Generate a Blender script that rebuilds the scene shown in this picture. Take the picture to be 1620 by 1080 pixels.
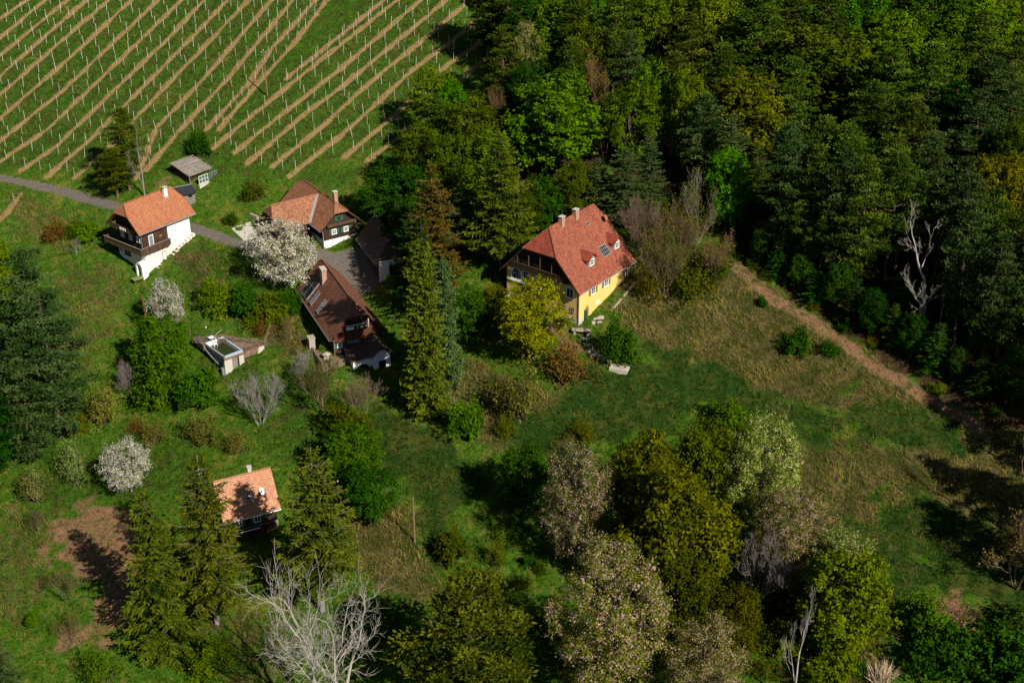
import bpy, math
import numpy as np
from mathutils import Vector

sc = bpy.context.scene
for o in list(bpy.data.objects):
    bpy.data.objects.remove(o)
COL = sc.collection

# ------------------------------------------------------------------ camera, sky, sun, exposure
PITCH = math.radians(28.0)
FPX = 2160.0
CAM = np.array([0.0, -216.0, 115.0])
cd = bpy.data.cameras.new('camera')
cd.lens = 48.0
cd.sensor_width = 36.0
cd.clip_start = 1.0
cd.clip_end = 6000.0
cam = bpy.data.objects.new('camera', cd)
cam.location = CAM
cam.rotation_euler = (math.pi / 2 - PITCH, 0, 0)
COL.objects.link(cam)
sc.camera = cam

SUN_EL = math.radians(38.0)
SUN_H = np.array([0.635, -0.772])
SUN_H = SUN_H / np.linalg.norm(SUN_H)
w = bpy.data.worlds.new('World')
sc.world = w
w.use_nodes = True
nt = w.node_tree
bg = nt.nodes['Background']
sky = nt.nodes.new('ShaderNodeTexSky')
sky.sky_type = 'NISHITA'
sky.sun_disc = False
sky.sun_elevation = SUN_EL
sky.sun_rotation = math.atan2(SUN_H[0], SUN_H[1])
sky.air_density = 0.6
sky.dust_density = 0.3
nt.links.new(sky.outputs[0], bg.inputs[0])
bg.inputs[1].default_value = 0.05
ld = bpy.data.lights.new('sun', 'SUN')
ld.energy = 5.0
ld.angle = math.radians(0.5)
ld.color = (1.0, 0.93, 0.82)
sun = bpy.data.objects.new('sun', ld)
sun.rotation_euler = Vector((-SUN_H[0] * math.cos(SUN_EL), -SUN_H[1] * math.cos(SUN_EL), -math.sin(SUN_EL))).to_track_quat('-Z', 'Y').to_euler()
sun.location = (60, -120, 160)
COL.objects.link(sun)
sc.view_settings.view_transform = 'Standard'
sc.view_settings.look = 'None'
sc.view_settings.exposure = 0.58
sc.view_settings.gamma = 1.0
sc.cycles.max_bounces = 5
sc.cycles.diffuse_bounces = 2
sc.cycles.transmission_bounces = 3
sc.cycles.glossy_bounces = 2

# ------------------------------------------------------------------ terrain height
CP, SP = math.cos(PITCH), math.sin(PITCH)

def ray(px, py):
    v = (540.0 - py) / FPX
    return np.array([(px - 810.0) / FPX, CP + v * SP, -SP + v * CP])

def project(P):
    P = np.atleast_2d(np.asarray(P, float)) - CAM
    d = P[:, 1] * CP - P[:, 2] * SP
    up = P[:, 1] * SP + P[:, 2] * CP
    return np.c_[810 + FPX * P[:, 0] / d, 540 - FPX * up / d]

def depth(P):
    P = np.asarray(P, float) - CAM
    return P[..., 1] * CP - P[..., 2] * SP

_YK = np.array([-3000., -400., -200., -90., -30., 10., 60., 130., 260., 420., 900., 3000.])
_SK = np.array([0.0, 0.02, 0.12, 0.20, 0.26, 0.30, 0.35, 0.38, 0.36, 0.25, 0.05, 0.0])
_yy = np.arange(-3000., 3001., 1.0)
_gg = np.cumsum(np.interp(_yy, _YK, _SK))
_gg -= np.interp(0.0, _yy, _gg)

def base_h(x, y):
    x = np.asarray(x, float)
    y = np.asarray(y, float)
    z = np.interp(y, _yy, _gg)
    xs = 200.0 * np.tanh(x / 200.0)
    z = z + np.where(xs < 0, 0.11, 0.07) * xs
    z = z + 0.8 * np.sin(x * 0.045 + 1.0) * np.sin(y * 0.05 + 0.4) + 0.35 * np.sin(x * 0.13 + y * 0.09)
    return z

_RBF = {'P': np.zeros((0, 2)), 'W': np.zeros(0), 'S': 9.0}

def ground_h(x, y):
    z = base_h(x, y)
    x = np.asarray(x, float)
    y = np.asarray(y, float)
    for (cx, cy), wt in zip(_RBF['P'], _RBF['W']):
        z = z + wt * np.exp(-((x - cx) ** 2 + (y - cy) ** 2) / (2 * _RBF['S'] ** 2))
    return z

_T = np.arange(100.0, 620.0, 0.75)

def at(px, py, h=0.0, fn=None):
    """world point where the sight line meets the ground raised by h"""
    fn = fn or ground_h
    r = ray(px, py)
    P = CAM + _T[:, None] * r
    g = P[:, 2] - fn(P[:, 0], P[:, 1]) - h
    k = np.nonzero(g < 0)[0]
    k = k[0] if len(k) else len(_T) - 1
    a, b = _T[max(k - 1, 0)], _T[k]
    for _ in range(24):
        m = 0.5 * (a + b)
        p = CAM + m * r
        if p[2] - float(fn(p[0], p[1])) - h < 0:
            b = m
        else:
            a = m
    p = CAM + 0.5 * (a + b) * r
    return np.array([p[0], p[1], p[2] - h])

# ---- houses: (image anchor of the eave corner, yaw, base point a,b,h in a frame 245 m away, further ground points)
HOUSES = {
    'yellow': dict(px=(917.2, 466.5), yaw=52.2, base=(1.0, 0.9, -6.5), pts=[(7.5, 0.9, -6.0), (15.5, 0.9, -2.9), (1.0, 16.7, -5.2), (1.0, 8.0, -6.2), (18.0, 9.0, -2.0), (17., 17., -3.0)]),
    'white': dict(px=(219.8, 372.3), yaw=51.7, base=(1.3, 0.9, -8.6), pts=[(6.0, 0.9, -7.0), (12.1, 0.9, -3.9), (1.3, 8.5, -6.3), (12.1, 8.5, -2.9), (8.0, -6.0, -6.6), (15.0, 3.0, -3.0)]),
    'brown': dict(px=(506.6, 366.3), yaw=123.3, base=(0.8, -1.6, -3.4), pts=[(0.8, -7.3, -3.2), (14.0, -4.0, -2.0), (6., 4., -3.2)]),
    'dark': dict(px=(521.2, 538.4), yaw=113.4, base=(1.0, -1.2, -3.6), pts=[(-3.0, -10.0, -4.5), (1.0, 1.5, -4.6), (18.0, 1.0, -2.6), (18., -10., -1.2)]),
    'low': dict(px=(353.4, 828.3), yaw=25.9, base=(0.6, 0.9, -4.2), pts=[(10.0, 0.9, -4.2), (5.0, 8.5, -1.6)]),
    'barn': dict(px=(594.0, 418.5), yaw=112.0, base=(0.8, -0.8, -3.2), pts=[(0.8, -6.5, -2.0), (8., -3., -1.)]),
}

def solve_houses():
    P, Z = [], []
    for n, h in HOUSES.items():
        c, s = math.cos(math.radians(h['yaw'])), math.sin(math.radians(h['yaw']))
        R = np.array([[c, -s, 0], [s, c, 0], [0, 0, 1]])
        r = ray(*h['px'])
        f = lambda D, l: CAM + D * (r + R @ np.array(l) / 245.0)
        a, b = 120.0, 420.0
        for _ in range(50):
            m = 0.5 * (a + b)
            p = f(m, h['base'])
            if p[2] - float(base_h(p[0], p[1])) > 0:
                a = m
            else:
                b = m
        D = 0.5 * (a + b)
        h['D'], h['s'], h['E'] = D, D / 245.0, CAM + D * r
        for l in [h['base']] + h['pts']:
            p = f(D, l)
            P.append(p[:2])
            Z.append(p[2] - float(base_h(p[0], p[1])))
    P, Z = np.array(P), np.array(Z)
    S = _RBF['S']
    K = np.exp(-((P[:, None] - P[None]) ** 2).sum(-1) / (2 * S * S))
    _RBF['W'] = np.linalg.solve(K + 0.2 * np.eye(len(P)), Z)
    _RBF['P'] = P
solve_houses()

# ------------------------------------------------------------------ mesh helpers
def link(o, parent=None):
    COL.objects.link(o)
    if parent is not None:
        o.parent = parent
    return o

def np_mesh(name, V, F, tint=None, smooth=False):
    """V n*3, F m*k (all faces k sided)"""
    me = bpy.data.meshes.new(name)
    V = np.asarray(V, np.float32)
    F = np.asarray(F, np.int32)
    m, k = F.shape
    me.vertices.add(len(V))
    me.vertices.foreach_set('co', V.ravel())
    me.loops.add(m * k)
    me.loops.foreach_set('vertex_index', F.ravel())
    me.polygons.add(m)
    me.polygons.foreach_set('loop_start', np.arange(0, m * k, k, dtype=np.int32))
    try:
        me.polygons.foreach_set('loop_total', np.full(m, k, np.int32))
    except Exception:
        pass
    if smooth:
        me.polygons.foreach_set('use_smooth', np.ones(m, bool))
    me.update(calc_edges=True)
    if tint is not None:
        a = me.attributes.new('tint', 'FLOAT', 'POINT')
        a.data.foreach_set('value', np.asarray(tint, np.float32))
    return me

def norm(a):
    return a / np.maximum(np.linalg.norm(a, axis=-1, keepdims=True), 1e-9)

class MB:
    """collects polygons; build() links them as one mesh object with metre-scaled UVs (u level, v up the slope)"""
    def __init__(self):
        self.v, self.f = [], []

    def poly(self, pts):
        i = len(self.v)
        self.v += [tuple(map(float, p)) for p in pts]
        self.f.append(tuple(range(i, i + len(pts))))

    def slab(self, pts, t, d=None):
        """polygon pts thickened by t away from its normal (or along d)"""
        P = [np.array(p, float) for p in pts]
        n = np.zeros(3)
        for i in range(len(P)):
            n += np.cross(P[i], P[(i + 1) % len(P)])
        n /= np.linalg.norm(n)
        d = -n * t if d is None else np.array(d, float)
        Q = [p + d for p in P]
        self.poly(P)
        self.poly(Q[::-1])
        for i in range(len(P)):
            j = (i + 1) % len(P)
            self.poly([P[i], Q[i], Q[j], P[j]])

    def box(self, x, y, z, O=(0, 0, 0), U=(1, 0, 0), V=(0, 1, 0), N=(0, 0, 1)):
        O, U, V, N = (np.array(q, float) for q in (O, U, V, N))
        c = lambda a, b, d: O + U * a + V * b + N * d
        i = len(self.v)
        for a in x:
            for b in y:
                for d in z:
                    self.v.append(tuple(c(a, b, d)))
        fs = [(0, 1, 3, 2), (4, 6, 7, 5), (0, 4, 5, 1), (2, 3, 7, 6), (0, 2, 6, 4), (1, 5, 7, 3)]
        if np.dot(np.cross(U, V), N) < 0:
            fs = [f[::-1] for f in fs]
        self.f += [tuple(i + k for k in f) for f in fs]

    def tube(self, pts, r, n=6, r2=None, cap=True):
        pts = [np.array(p, float) for p in pts]
        m = len(pts)
        rs = [r if r2 is None else r + (r2 - r) * k / max(m - 1, 1) for k in range(m)]
        i0 = len(self.v)
        for k, p in enumerate(pts):
            t = pts[min(k + 1, m - 1)] - pts[max(k - 1, 0)]
            t = t / max(np.linalg.norm(t), 1e-9)
            a = np.cross(t, (0, 0, 1.0) if abs(t[2]) < 0.9 else (1.0, 0, 0))
            a /= np.linalg.norm(a)
            b = np.cross(t, a)
            for q in range(n):
                an = 2 * math.pi * q / n
                self.v.append(tuple(p + rs[k] * (math.cos(an) * a + math.sin(an) * b)))
        for k in range(m - 1):
            for q in range(n):
                q2 = (q + 1) % n
                self.f.append((i0 + k * n + q, i0 + k * n + q2, i0 + (k + 1) * n + q2, i0 + (k + 1) * n + q))
        if cap:
            self.f.append(tuple(i0 + q for q in range(n))[::-1])
            self.f.append(tuple(i0 + (m - 1) * n + q for q in range(n)))

    def build(self, name, mat, parent=None, smooth=False):
        me = bpy.data.meshes.new(name)
        me.from_pydata(self.v, [], self.f)
        me.update()
        uv = me.uv_layers.new(name='UVMap')
        Z = Vector((0, 0, 1))
        for p in me.polygons:
            n = p.normal
            h = Z.cross(n)
            if h.length < 1e-3:
                h = Vector((1, 0, 0))
            h.normalize()
            s = n.cross(h)
            for li in p.loop_indices:
                co = me.vertices[me.loops[li].vertex_index].co
                uv.data[li].uv = (co.dot(h), co.dot(s))
            p.use_smooth = smooth
        me.materials.append(mat)
        return link(bpy.data.objects.new(name, me), parent)

def thing(name, label, cat, loc=(0, 0, 0), rz=0.0, scale=1.0, group=None):
    o = bpy.data.objects.new(name, None)
    o.empty_display_size = 0.5
    o.location = loc
    o.rotation_euler = (0, 0, rz)
    o.scale = (scale, scale, scale) if not hasattr(scale, '__len__') else scale
    return tag(link(o), label, cat, group)

def tag(o, label, cat, group=None, kind=None):
    o['label'] = label
    o['category'] = cat
    if group:
        o['group'] = group
    if kind:
        o['kind'] = kind
    return o

# ------------------------------------------------------------------ materials
def new_mat(name):
    m = bpy.data.materials.new(name)
    m.use_nodes = True
    t = m.node_tree
    b = t.nodes['Principled BSDF']
    b.inputs['Roughness'].default_value = 0.8
    b.inputs['Specular IOR Level'].default_value = 0.25
    return m, t, b

def node(t, kind, **kw):
    n = t.nodes.new(kind)
    for k, v in kw.items():
        if k in n.inputs:
            n.inputs[k].default_value = v
        else:
            setattr(n, k, v)
    return n

def mixc(t, fac, a, b, mode='MIX'):
    n = t.nodes.new('ShaderNodeMix')
    n.data_type = 'RGBA'
    n.blend_type = mode
    for i, x in ((0, fac), (6, a), (7, b)):
        if hasattr(x, 'links') or hasattr(x, 'is_linked'):
            t.links.new(x, n.inputs[i])
        else:
            n.inputs[i].default_value = x if i == 0 else (tuple(x) + (1,))[:4]
    return n.outputs[2]

def ramp(t, x, a, b):
    n = t.nodes.new('ShaderNodeMapRange')
    n.interpolation_type = 'SMOOTHSTEP'
    n.inputs['From Min'].default_value = a
    n.inputs['From Max'].default_value = b
    t.links.new(x, n.inputs['Value'])
    return n.outputs[0]

def noise(t, vec, scale, detail=4.0, rough=0.6):
    n = node(t, 'ShaderNodeTexNoise', Scale=scale, Detail=detail, Roughness=rough)
    if vec is not None:
        t.links.new(vec, n.inputs['Vector'])
    return n.outputs['Fac']

def coord(t, which='Object'):
    return t.nodes.new('ShaderNodeTexCoord').outputs[which]

def bump(t, b, h, strength=0.4, dist=0.05):
    n = node(t, 'ShaderNodeBump', Strength=strength, Distance=dist)
    t.links.new(h, n.inputs['Height'])
    t.links.new(n.outputs[0], b.inputs['Normal'])

def m_plain(name, col, rough=0.8, var=0.25, scale=3.0, metal=0.0):
    m, t, b = new_mat(name)
    c = coord(t)
    f = ramp(t, noise(t, c, scale), 0.3, 0.7)
    d = tuple(max(0.0, x * (1 - var)) for x in col)
    l = tuple(min(1.0, x * (1 + var * 0.5)) for x in col)
    t.links.new(mixc(t, f, d, l), b.inputs['Base Color'])
    b.inputs['Roughness'].default_value = rough
    b.inputs['Metallic'].default_value = metal
    return m

def m_tiles(name, c1, c2, mortar, tw=0.3, th=0.34, moss=None, moss_amt=0.5, blotch=(0.75, 1.15)):
    """roof tiles: courses of a brick pattern in metre UVs, tile-to-tile colour, blotches of lichen"""
    m, t, b = new_mat(name)
    uv = coord(t, 'UV')
    br = node(t, 'ShaderNodeTexBrick', Scale=1.0)
    br.inputs['Color1'].default_value = c1 + (1,)
    br.inputs['Color2'].default_value = c2 + (1,)
    br.inputs['Mortar'].default_value = mortar + (1,)
    br.inputs['Brick Width'].default_value = tw
    br.inputs['Row Height'].default_value = th
    br.inputs['Mortar Size'].default_value = 0.035
    br.inputs['Mortar Smooth'].default_value = 0.6
    br.inputs['Bias'].default_value = 0.0
    t.links.new(uv, br.inputs['Vector'])
    oc = coord(t)
    big = noise(t, oc, 0.5, 5.0, 0.65)
    col = mixc(t, ramp(t, big, 0.3, 0.7), br.outputs['Color'], mixc(t, 1.0, br.outputs['Color'], tuple(blotch[1] for _ in range(3)), 'MULTIPLY'))
    col = mixc(t, ramp(t, noise(t, oc, 0.9, 6.0, 0.7), 0.52, 0.75), col, mixc(t, 1.0, br.outputs['Color'], tuple(blotch[0] for _ in range(3)), 'MULTIPLY'))
    if moss:
        f = node(t, 'ShaderNodeMath', operation='MULTIPLY')
        t.links.new(ramp(t, noise(t, oc, 2.2, 6.0, 0.75), 0.5, 0.68), f.inputs[0])
        f.inputs[1].default_value = moss_amt
        col = mixc(t, f.outputs[0], col, moss)
    t.links.new(col, b.inputs['Base Color'])
    b.inputs['Roughness'].default_value = 0.75
    bump(t, b, br.outputs['Fac'], 0.6, -0.04)
    return m

def m_planks(name, c1, c2, width=0.22, vertical=True, rough=0.8):
    m, t, b = new_mat(name)
    uv = coord(t, 'UV')
    br = node(t, 'ShaderNodeTexBrick', Scale=1.0)
    br.inputs['Color1'].default_value = c1 + (1,)
    br.inputs['Color2'].default_value = c2 + (1,)
    br.inputs['Mortar'].default_value = tuple(x * 0.3 for x in c1) + (1,)
    br.inputs['Brick Width'].default_value = 6.0
    br.inputs['Row Height'].default_value = width
    br.inputs['Mortar Size'].default_value = 0.02
    if vertical:
        mp = node(t, 'ShaderNodeMapping')
        mp.inputs['Rotation'].default_value = (0, 0, math.pi / 2)
        t.links.new(uv, mp.inputs['Vector'])
        t.links.new(mp.outputs[0], br.inputs['Vector'])
    else:
        t.links.new(uv, br.inputs['Vector'])
    f = ramp(t, noise(t, coord(t), 1.6, 6.0, 0.7), 0.3, 0.75)
    t.links.new(mixc(t, f, br.outputs['Color'], mixc(t, 1.0, br.outputs['Color'], (0.55, 0.55, 0.55), 'MULTIPLY')), b.inputs['Base Color'])
    b.inputs['Roughness'].default_value = rough
    bump(t, b, br.outputs['Fac'], 0.5, -0.03)
    return m

def m_plaster(name, col, stain):
    m, t, b = new_mat(name)
    c = coord(t)
    f = ramp(t, noise(t, c, 0.8, 6.0, 0.7), 0.5, 0.8)
    g = ramp(t, noise(t, c, 5.0, 5.0, 0.6), 0.35, 0.7)
    c2 = mixc(t, f, col, stain)
    t.links.new(mixc(t, g, c2, mixc(t, 1.0, c2, (0.88, 0.88, 0.88), 'MULTIPLY')), b.inputs['Base Color'])
    b.inputs['Roughness'].default_value = 0.9
    bump(t, b, noise(t, c, 9.0, 4.0), 0.25, 0.03)
    return m

def m_glass(name, col=(0.012, 0.017, 0.022), rough=0.08):
    m, t, b = new_mat(name)
    b.inputs['Base Color'].default_value = col + (1,)
    b.inputs['Roughness'].default_value = rough
    b.inputs['Specular IOR Level'].default_value = 0.6
    return m

def m_leaf(name, ca, cb, trans=0.3, hue=0.03, val=0.3, rough=0.6, spec=0.04):
    """leaves: colour from the per-leaf tint between two greens, each plant a little different, some light passing through"""
    m, t, b = new_mat(name)
    at_ = node(t, 'ShaderNodeAttribute', attribute_name='tint')
    oi = t.nodes.new('ShaderNodeObjectInfo')
    col = mixc(t, ramp(t, at_.outputs['Fac'], 0.0, 1.0), ca, cb)
    hs = t.nodes.new('ShaderNodeHueSaturation')
    for out, lo, hi, key in ((0, 0.5 - hue, 0.5 + hue, 'Hue'), (0, 1 - val, 1 + val, 'Value')):
        mr = t.nodes.new('ShaderNodeMapRange')
        mr.inputs['To Min'].default_value = lo
        mr.inputs['To Max'].default_value = hi
        src = oi.outputs['Random']
        if key == 'Value':
            fr = node(t, 'ShaderNodeMath', operation='MULTIPLY')
            t.links.new(src, fr.inputs[0])
            fr.inputs[1].default_value = 7.31
            fr2 = node(t, 'ShaderNodeMath', operation='FRACT')
            t.links.new(fr.outputs[0], fr2.inputs[0])
            src = fr2.outputs[0]
        t.links.new(src, mr.inputs['Value'])
        t.links.new(mr.outputs[0], hs.inputs[key])
    hs.inputs['Saturation'].default_value = 1.14
    t.links.new(col, hs.inputs['Color'])
    t.links.new(hs.outputs[0], b.inputs['Base Color'])
    b.inputs['Roughness'].default_value = rough
    b.inputs['Specular IOR Level'].default_value = spec
    if trans > 0:
        tr = t.nodes.new('ShaderNodeBsdfTranslucent')
        t.links.new(hs.outputs[0], tr.inputs['Color'])
        mx = t.nodes.new('ShaderNodeMixShader')
        mx.inputs[0].default_value = trans
        t.links.new(b.outputs[0], mx.inputs[1])
        t.links.new(tr.outputs[0], mx.inputs[2])
        t.links.new(mx.outputs[0], t.nodes['Material Output'].inputs['Surface'])
    return m

def m_bark(name, c1, c2):
    m, t, b = new_mat(name)
    c = coord(t)
    mp = node(t, 'ShaderNodeMapping')
    mp.inputs['Scale'].default_value = (3.0, 3.0, 0.7)
    t.links.new(c, mp.inputs['Vector'])
    f = ramp(t, noise(t, mp.outputs[0], 1.5, 5.0, 0.7), 0.35, 0.65)
    t.links.new(mixc(t, f, c1, c2), b.inputs['Base Color'])
    b.inputs['Roughness'].default_value = 0.9
    return m

# ------------------------------------------------------------------ ground zones, traced on the ground
def densify(pts, n=6):
    pts = np.array(pts, float)
    out = []
    for a, b in zip(pts[:-1], pts[1:]):
        for k in range(n):
            out.append(a + (b - a) * k / n)
    out.append(pts[-1])
    return np.array(out)

def on_ground(pix):
    return np.array([at(*p)[:2] for p in pix])

def poly_field(X, Y, poly):
    """signed distance in metres to a closed polygon, positive inside"""
    d = np.full(X.shape, 1e9)
    ins = np.zeros(X.shape, bool)
    n = len(poly)
    for i in range(n):
        ax, ay = poly[i]
        bx, by = poly[(i + 1) % n]
        ex, ey = bx - ax, by - ay
        tt = np.clip(((X - ax) * ex + (Y - ay) * ey) / (ex * ex + ey * ey + 1e-9), 0, 1)
        d = np.minimum(d, np.hypot(X - ax - tt * ex, Y - ay - tt * ey))
        c = ((ay > Y) != (by > Y)) & (X < (bx - ax) * (Y - ay) / (by - ay + 1e-12) + ax)
        ins ^= c
    return np.where(ins, d, -d)

def line_field(X, Y, line):
    d = np.full(X.shape, 1e9)
    for (ax, ay), (bx, by) in zip(line[:-1], line[1:]):
        ex, ey = bx - ax, by - ay
        m = (X > min(ax, bx) - 6) & (X < max(ax, bx) + 6) & (Y > min(ay, by) - 6) & (Y < max(ay, by) + 6)
        x, y = X[m], Y[m]
        tt = np.clip(((x - ax) * ex + (y - ay) * ey) / (ex * ex + ey * ey + 1e-9), 0, 1)
        d[m] = np.minimum(d[m], np.hypot(x - ax - tt * ex, y - ay - tt * ey))
    return d

def sstep(x, a, b):
    t = np.clip((x - a) / (b - a), 0, 1)
    return t * t * (3 - 2 * t)

VINE = [  # centre lines of the tilled strips, left slope then right slope
    [(-60, 46), (0, 30), (43, 0), (70, -20)], [(-60, 100), (0, 60), (72, 0), (100, -22)], [(-40, 116), (0, 88), (103, 3), (130, -18)],
    [(-40, 150), (0, 120), (137, 0), (162, -22)], [(-40, 182), (0, 150), (172, 0), (196, -22)], [(-40, 222), (0, 187), (127, 77), (208, 0), (232, -23)],
    [(-40, 256), (0, 223), (100, 143), (250, 0), (274, -23)], [(0, 255), (72, 207), (130, 153), (233, 53), (287, 0), (310, -23)],
    [(33, 270), (87, 233), (163, 160), (267, 60), (323, 0), (346, -23)], [(73, 280), (140, 223), (197, 167), (310, 53), (360, 0), (382, -23)],
    [(118, 281), (165, 243), (227, 173), (327, 70), (393, 0), (414, -22)], [(215, 282), (247, 203), (320, 127), (430, 0), (450, -23)],
    [(232, 268), (287, 203), (367, 117), (463, 0), (482, -23)], [(326, 205), (393, 133), (433, 73), (500, 0), (520, -22)],
    [(348, 203), (407, 133), (467, 67), (517, 0), (534, -22)],
    [(452, 125), (540, 55), (607, 0), (632, -20)], [(336, 235), (430, 157), (540, 70), (620, 7), (650, -16)],
    [(372, 241), (443, 183), (540, 108), (643, 20), (690, -20)], [(392, 258), (483, 180), (540, 138), (673, 28), (720, -12)],
    [(432, 262), (510, 200), (583, 132), (683, 52), (735, 8)], [(458, 278), (540, 214), (597, 163), (653, 110), (713, 67), (750, 36)],
    [(545, 249), (627, 180), (707, 103), (747, 77), (780, 50)], [(582, 254), (640, 211), (690, 165), (727, 130), (767, 93)],
    [(-30, 372), (8, 340), (34, 306)],
]
VINE_W = [on_ground(densify(v, 5)) for v in VINE]
ROAD = [on_ground(densify(v)) for v in (
    [(-80, 262), (0, 281), (80, 298), (180, 325), (250, 341), (310, 363), (345, 374), (400, 394), (470, 412), (512, 419), (545, 436), (570, 452)],)]
YARD = on_ground([(505, 392), (535, 396), (575, 388), (612, 402), (606, 446), (572, 470), (536, 436), (500, 420)])
PAD = on_ground([(366, 362), (402, 346), (424, 356), (400, 378), (384, 378)])
FPATH = on_ground(densify([(1168, 424), (1190, 446), (1215, 468), (1250, 490), (1290, 512), (1330, 540), (1360, 566), (1420, 602), (1460, 625), (1500, 645), (1560, 690)]))
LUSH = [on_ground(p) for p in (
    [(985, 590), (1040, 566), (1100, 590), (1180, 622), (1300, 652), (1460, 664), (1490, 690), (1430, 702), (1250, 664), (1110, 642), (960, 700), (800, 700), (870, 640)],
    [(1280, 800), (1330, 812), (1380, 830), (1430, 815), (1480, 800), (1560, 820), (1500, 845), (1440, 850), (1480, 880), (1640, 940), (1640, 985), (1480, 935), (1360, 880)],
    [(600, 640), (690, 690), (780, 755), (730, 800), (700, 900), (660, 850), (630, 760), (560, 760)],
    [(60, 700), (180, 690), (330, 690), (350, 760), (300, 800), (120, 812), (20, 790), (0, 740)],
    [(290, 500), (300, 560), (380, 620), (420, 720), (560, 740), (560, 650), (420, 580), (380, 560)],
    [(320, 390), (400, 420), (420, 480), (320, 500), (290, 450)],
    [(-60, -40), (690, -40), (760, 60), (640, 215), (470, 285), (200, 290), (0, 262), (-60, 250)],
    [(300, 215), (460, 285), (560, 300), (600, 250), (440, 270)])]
DRY = [on_ground(p) for p in (
    [(1000, 430), (1090, 400), (1160, 415), (1290, 520), (1480, 640), (1470, 658), (1300, 640), (1180, 606), (1050, 560), (1005, 500)],
    [(1230, 690), (1420, 712), (1640, 690), (1640, 900), (1490, 870), (1330, 820), (1250, 770)],
    [(560, 830), (650, 785), (692, 930), (640, 965), (545, 900)], [(0, 790), (110, 800), (40, 1000), (0, 1000)],
    [(88, 420), (190, 430), (185, 520), (150, 565), (105, 600), (90, 690), (70, 560)], [(280, 395), (350, 395), (330, 450), (420, 500), (470, 480), (480, 560), (400, 520), (300, 470)],
    [(720, 560), (860, 610), (950, 580), (1005, 620), (900, 716), (780, 720), (715, 660)], [(640, 700), (700, 690), (700, 800), (660, 780)],
    [(10, 300), (60, 320), (160, 360), (100, 400), (20, 380)], [(1290, 900), (1420, 900), (1400, 1090), (1250, 1090)], [(340, 950), (460, 960), (470, 1090), (360, 1090)])]
BARE = [on_ground(p) for p in (
    [(66, 832), (110, 810), (208, 806), (262, 840), (250, 940), (205, 1010), (112, 1020), (140, 940), (62, 892)],
    [(1470, 930), (1530, 930), (1560, 990), (1500, 1000)], [(880, 505), (925, 510), (945, 530), (930, 560), (905, 545), (885, 530)])]
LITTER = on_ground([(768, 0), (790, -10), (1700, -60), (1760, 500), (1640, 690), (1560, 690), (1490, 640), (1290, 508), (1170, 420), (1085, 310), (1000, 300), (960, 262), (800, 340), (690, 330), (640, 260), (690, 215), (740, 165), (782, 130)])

def axis(lo, hi, step, far):
    core = np.arange(lo, hi + step, step)
    out = step * 1.35 ** np.arange(1, 40)
    out = np.cumsum(out)
    out = out[out < far]
    return np.concatenate([lo - out[::-1], core, core[-1] + out])

def zones(X, Y):
    wob = 0.7 * np.sin(X * 0.9 + 1.3 * np.sin(Y * 0.6)) + 0.6 * np.sin(Y * 1.1 + 1.7 * np.sin(X * 0.5)) + 1.1 * np.sin(X * 0.31 + Y * 0.27)
    mx = lambda fs: np.max(np.stack(fs), 0)
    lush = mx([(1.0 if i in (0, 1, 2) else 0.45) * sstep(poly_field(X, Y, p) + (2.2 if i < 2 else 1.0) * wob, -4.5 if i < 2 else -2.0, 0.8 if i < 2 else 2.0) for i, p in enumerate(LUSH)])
    dry = mx([(0.5 if i in (3, 4, 8, 10) else 1.0) * sstep(poly_field(X, Y, p) + wob, -5.5 if i < 2 else -2.5, 0.5 if i < 2 else 2.5) for i, p in enumerate(DRY)])
    bare = mx([(0.85 if i == 0 else 1.0) * sstep(poly_field(X, Y, p) + 1.6 * wob, -2.5 if i == 0 else -1.5, 2.5) for i, p in enumerate(BARE)])
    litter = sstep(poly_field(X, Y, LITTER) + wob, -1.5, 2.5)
    vine = np.min(np.stack([line_field(X, Y, l) for l in VINE_W]), 0)
    soil = sstep(-(vine + 0.12 * wob), -0.95, -0.35)
    fp = line_field(X, Y, FPATH)
    track = sstep(-(fp + 0.35 * wob), -1.7, -0.2)
    road = np.min(np.stack([line_field(X, Y, l) for l in ROAD]), 0)
    gravel = np.maximum(sstep(-road - 0.12 * wob, -1.35, -0.85), sstep(poly_field(X, Y, YARD) + 0.4 * wob, -0.5, 0.5))
    return dict(lush=lush, dry=dry * (1 - lush), bare=np.maximum(bare, track), litter=litter * (1 - track), soil=soil * (1 - gravel), gravel=gravel)

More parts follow.
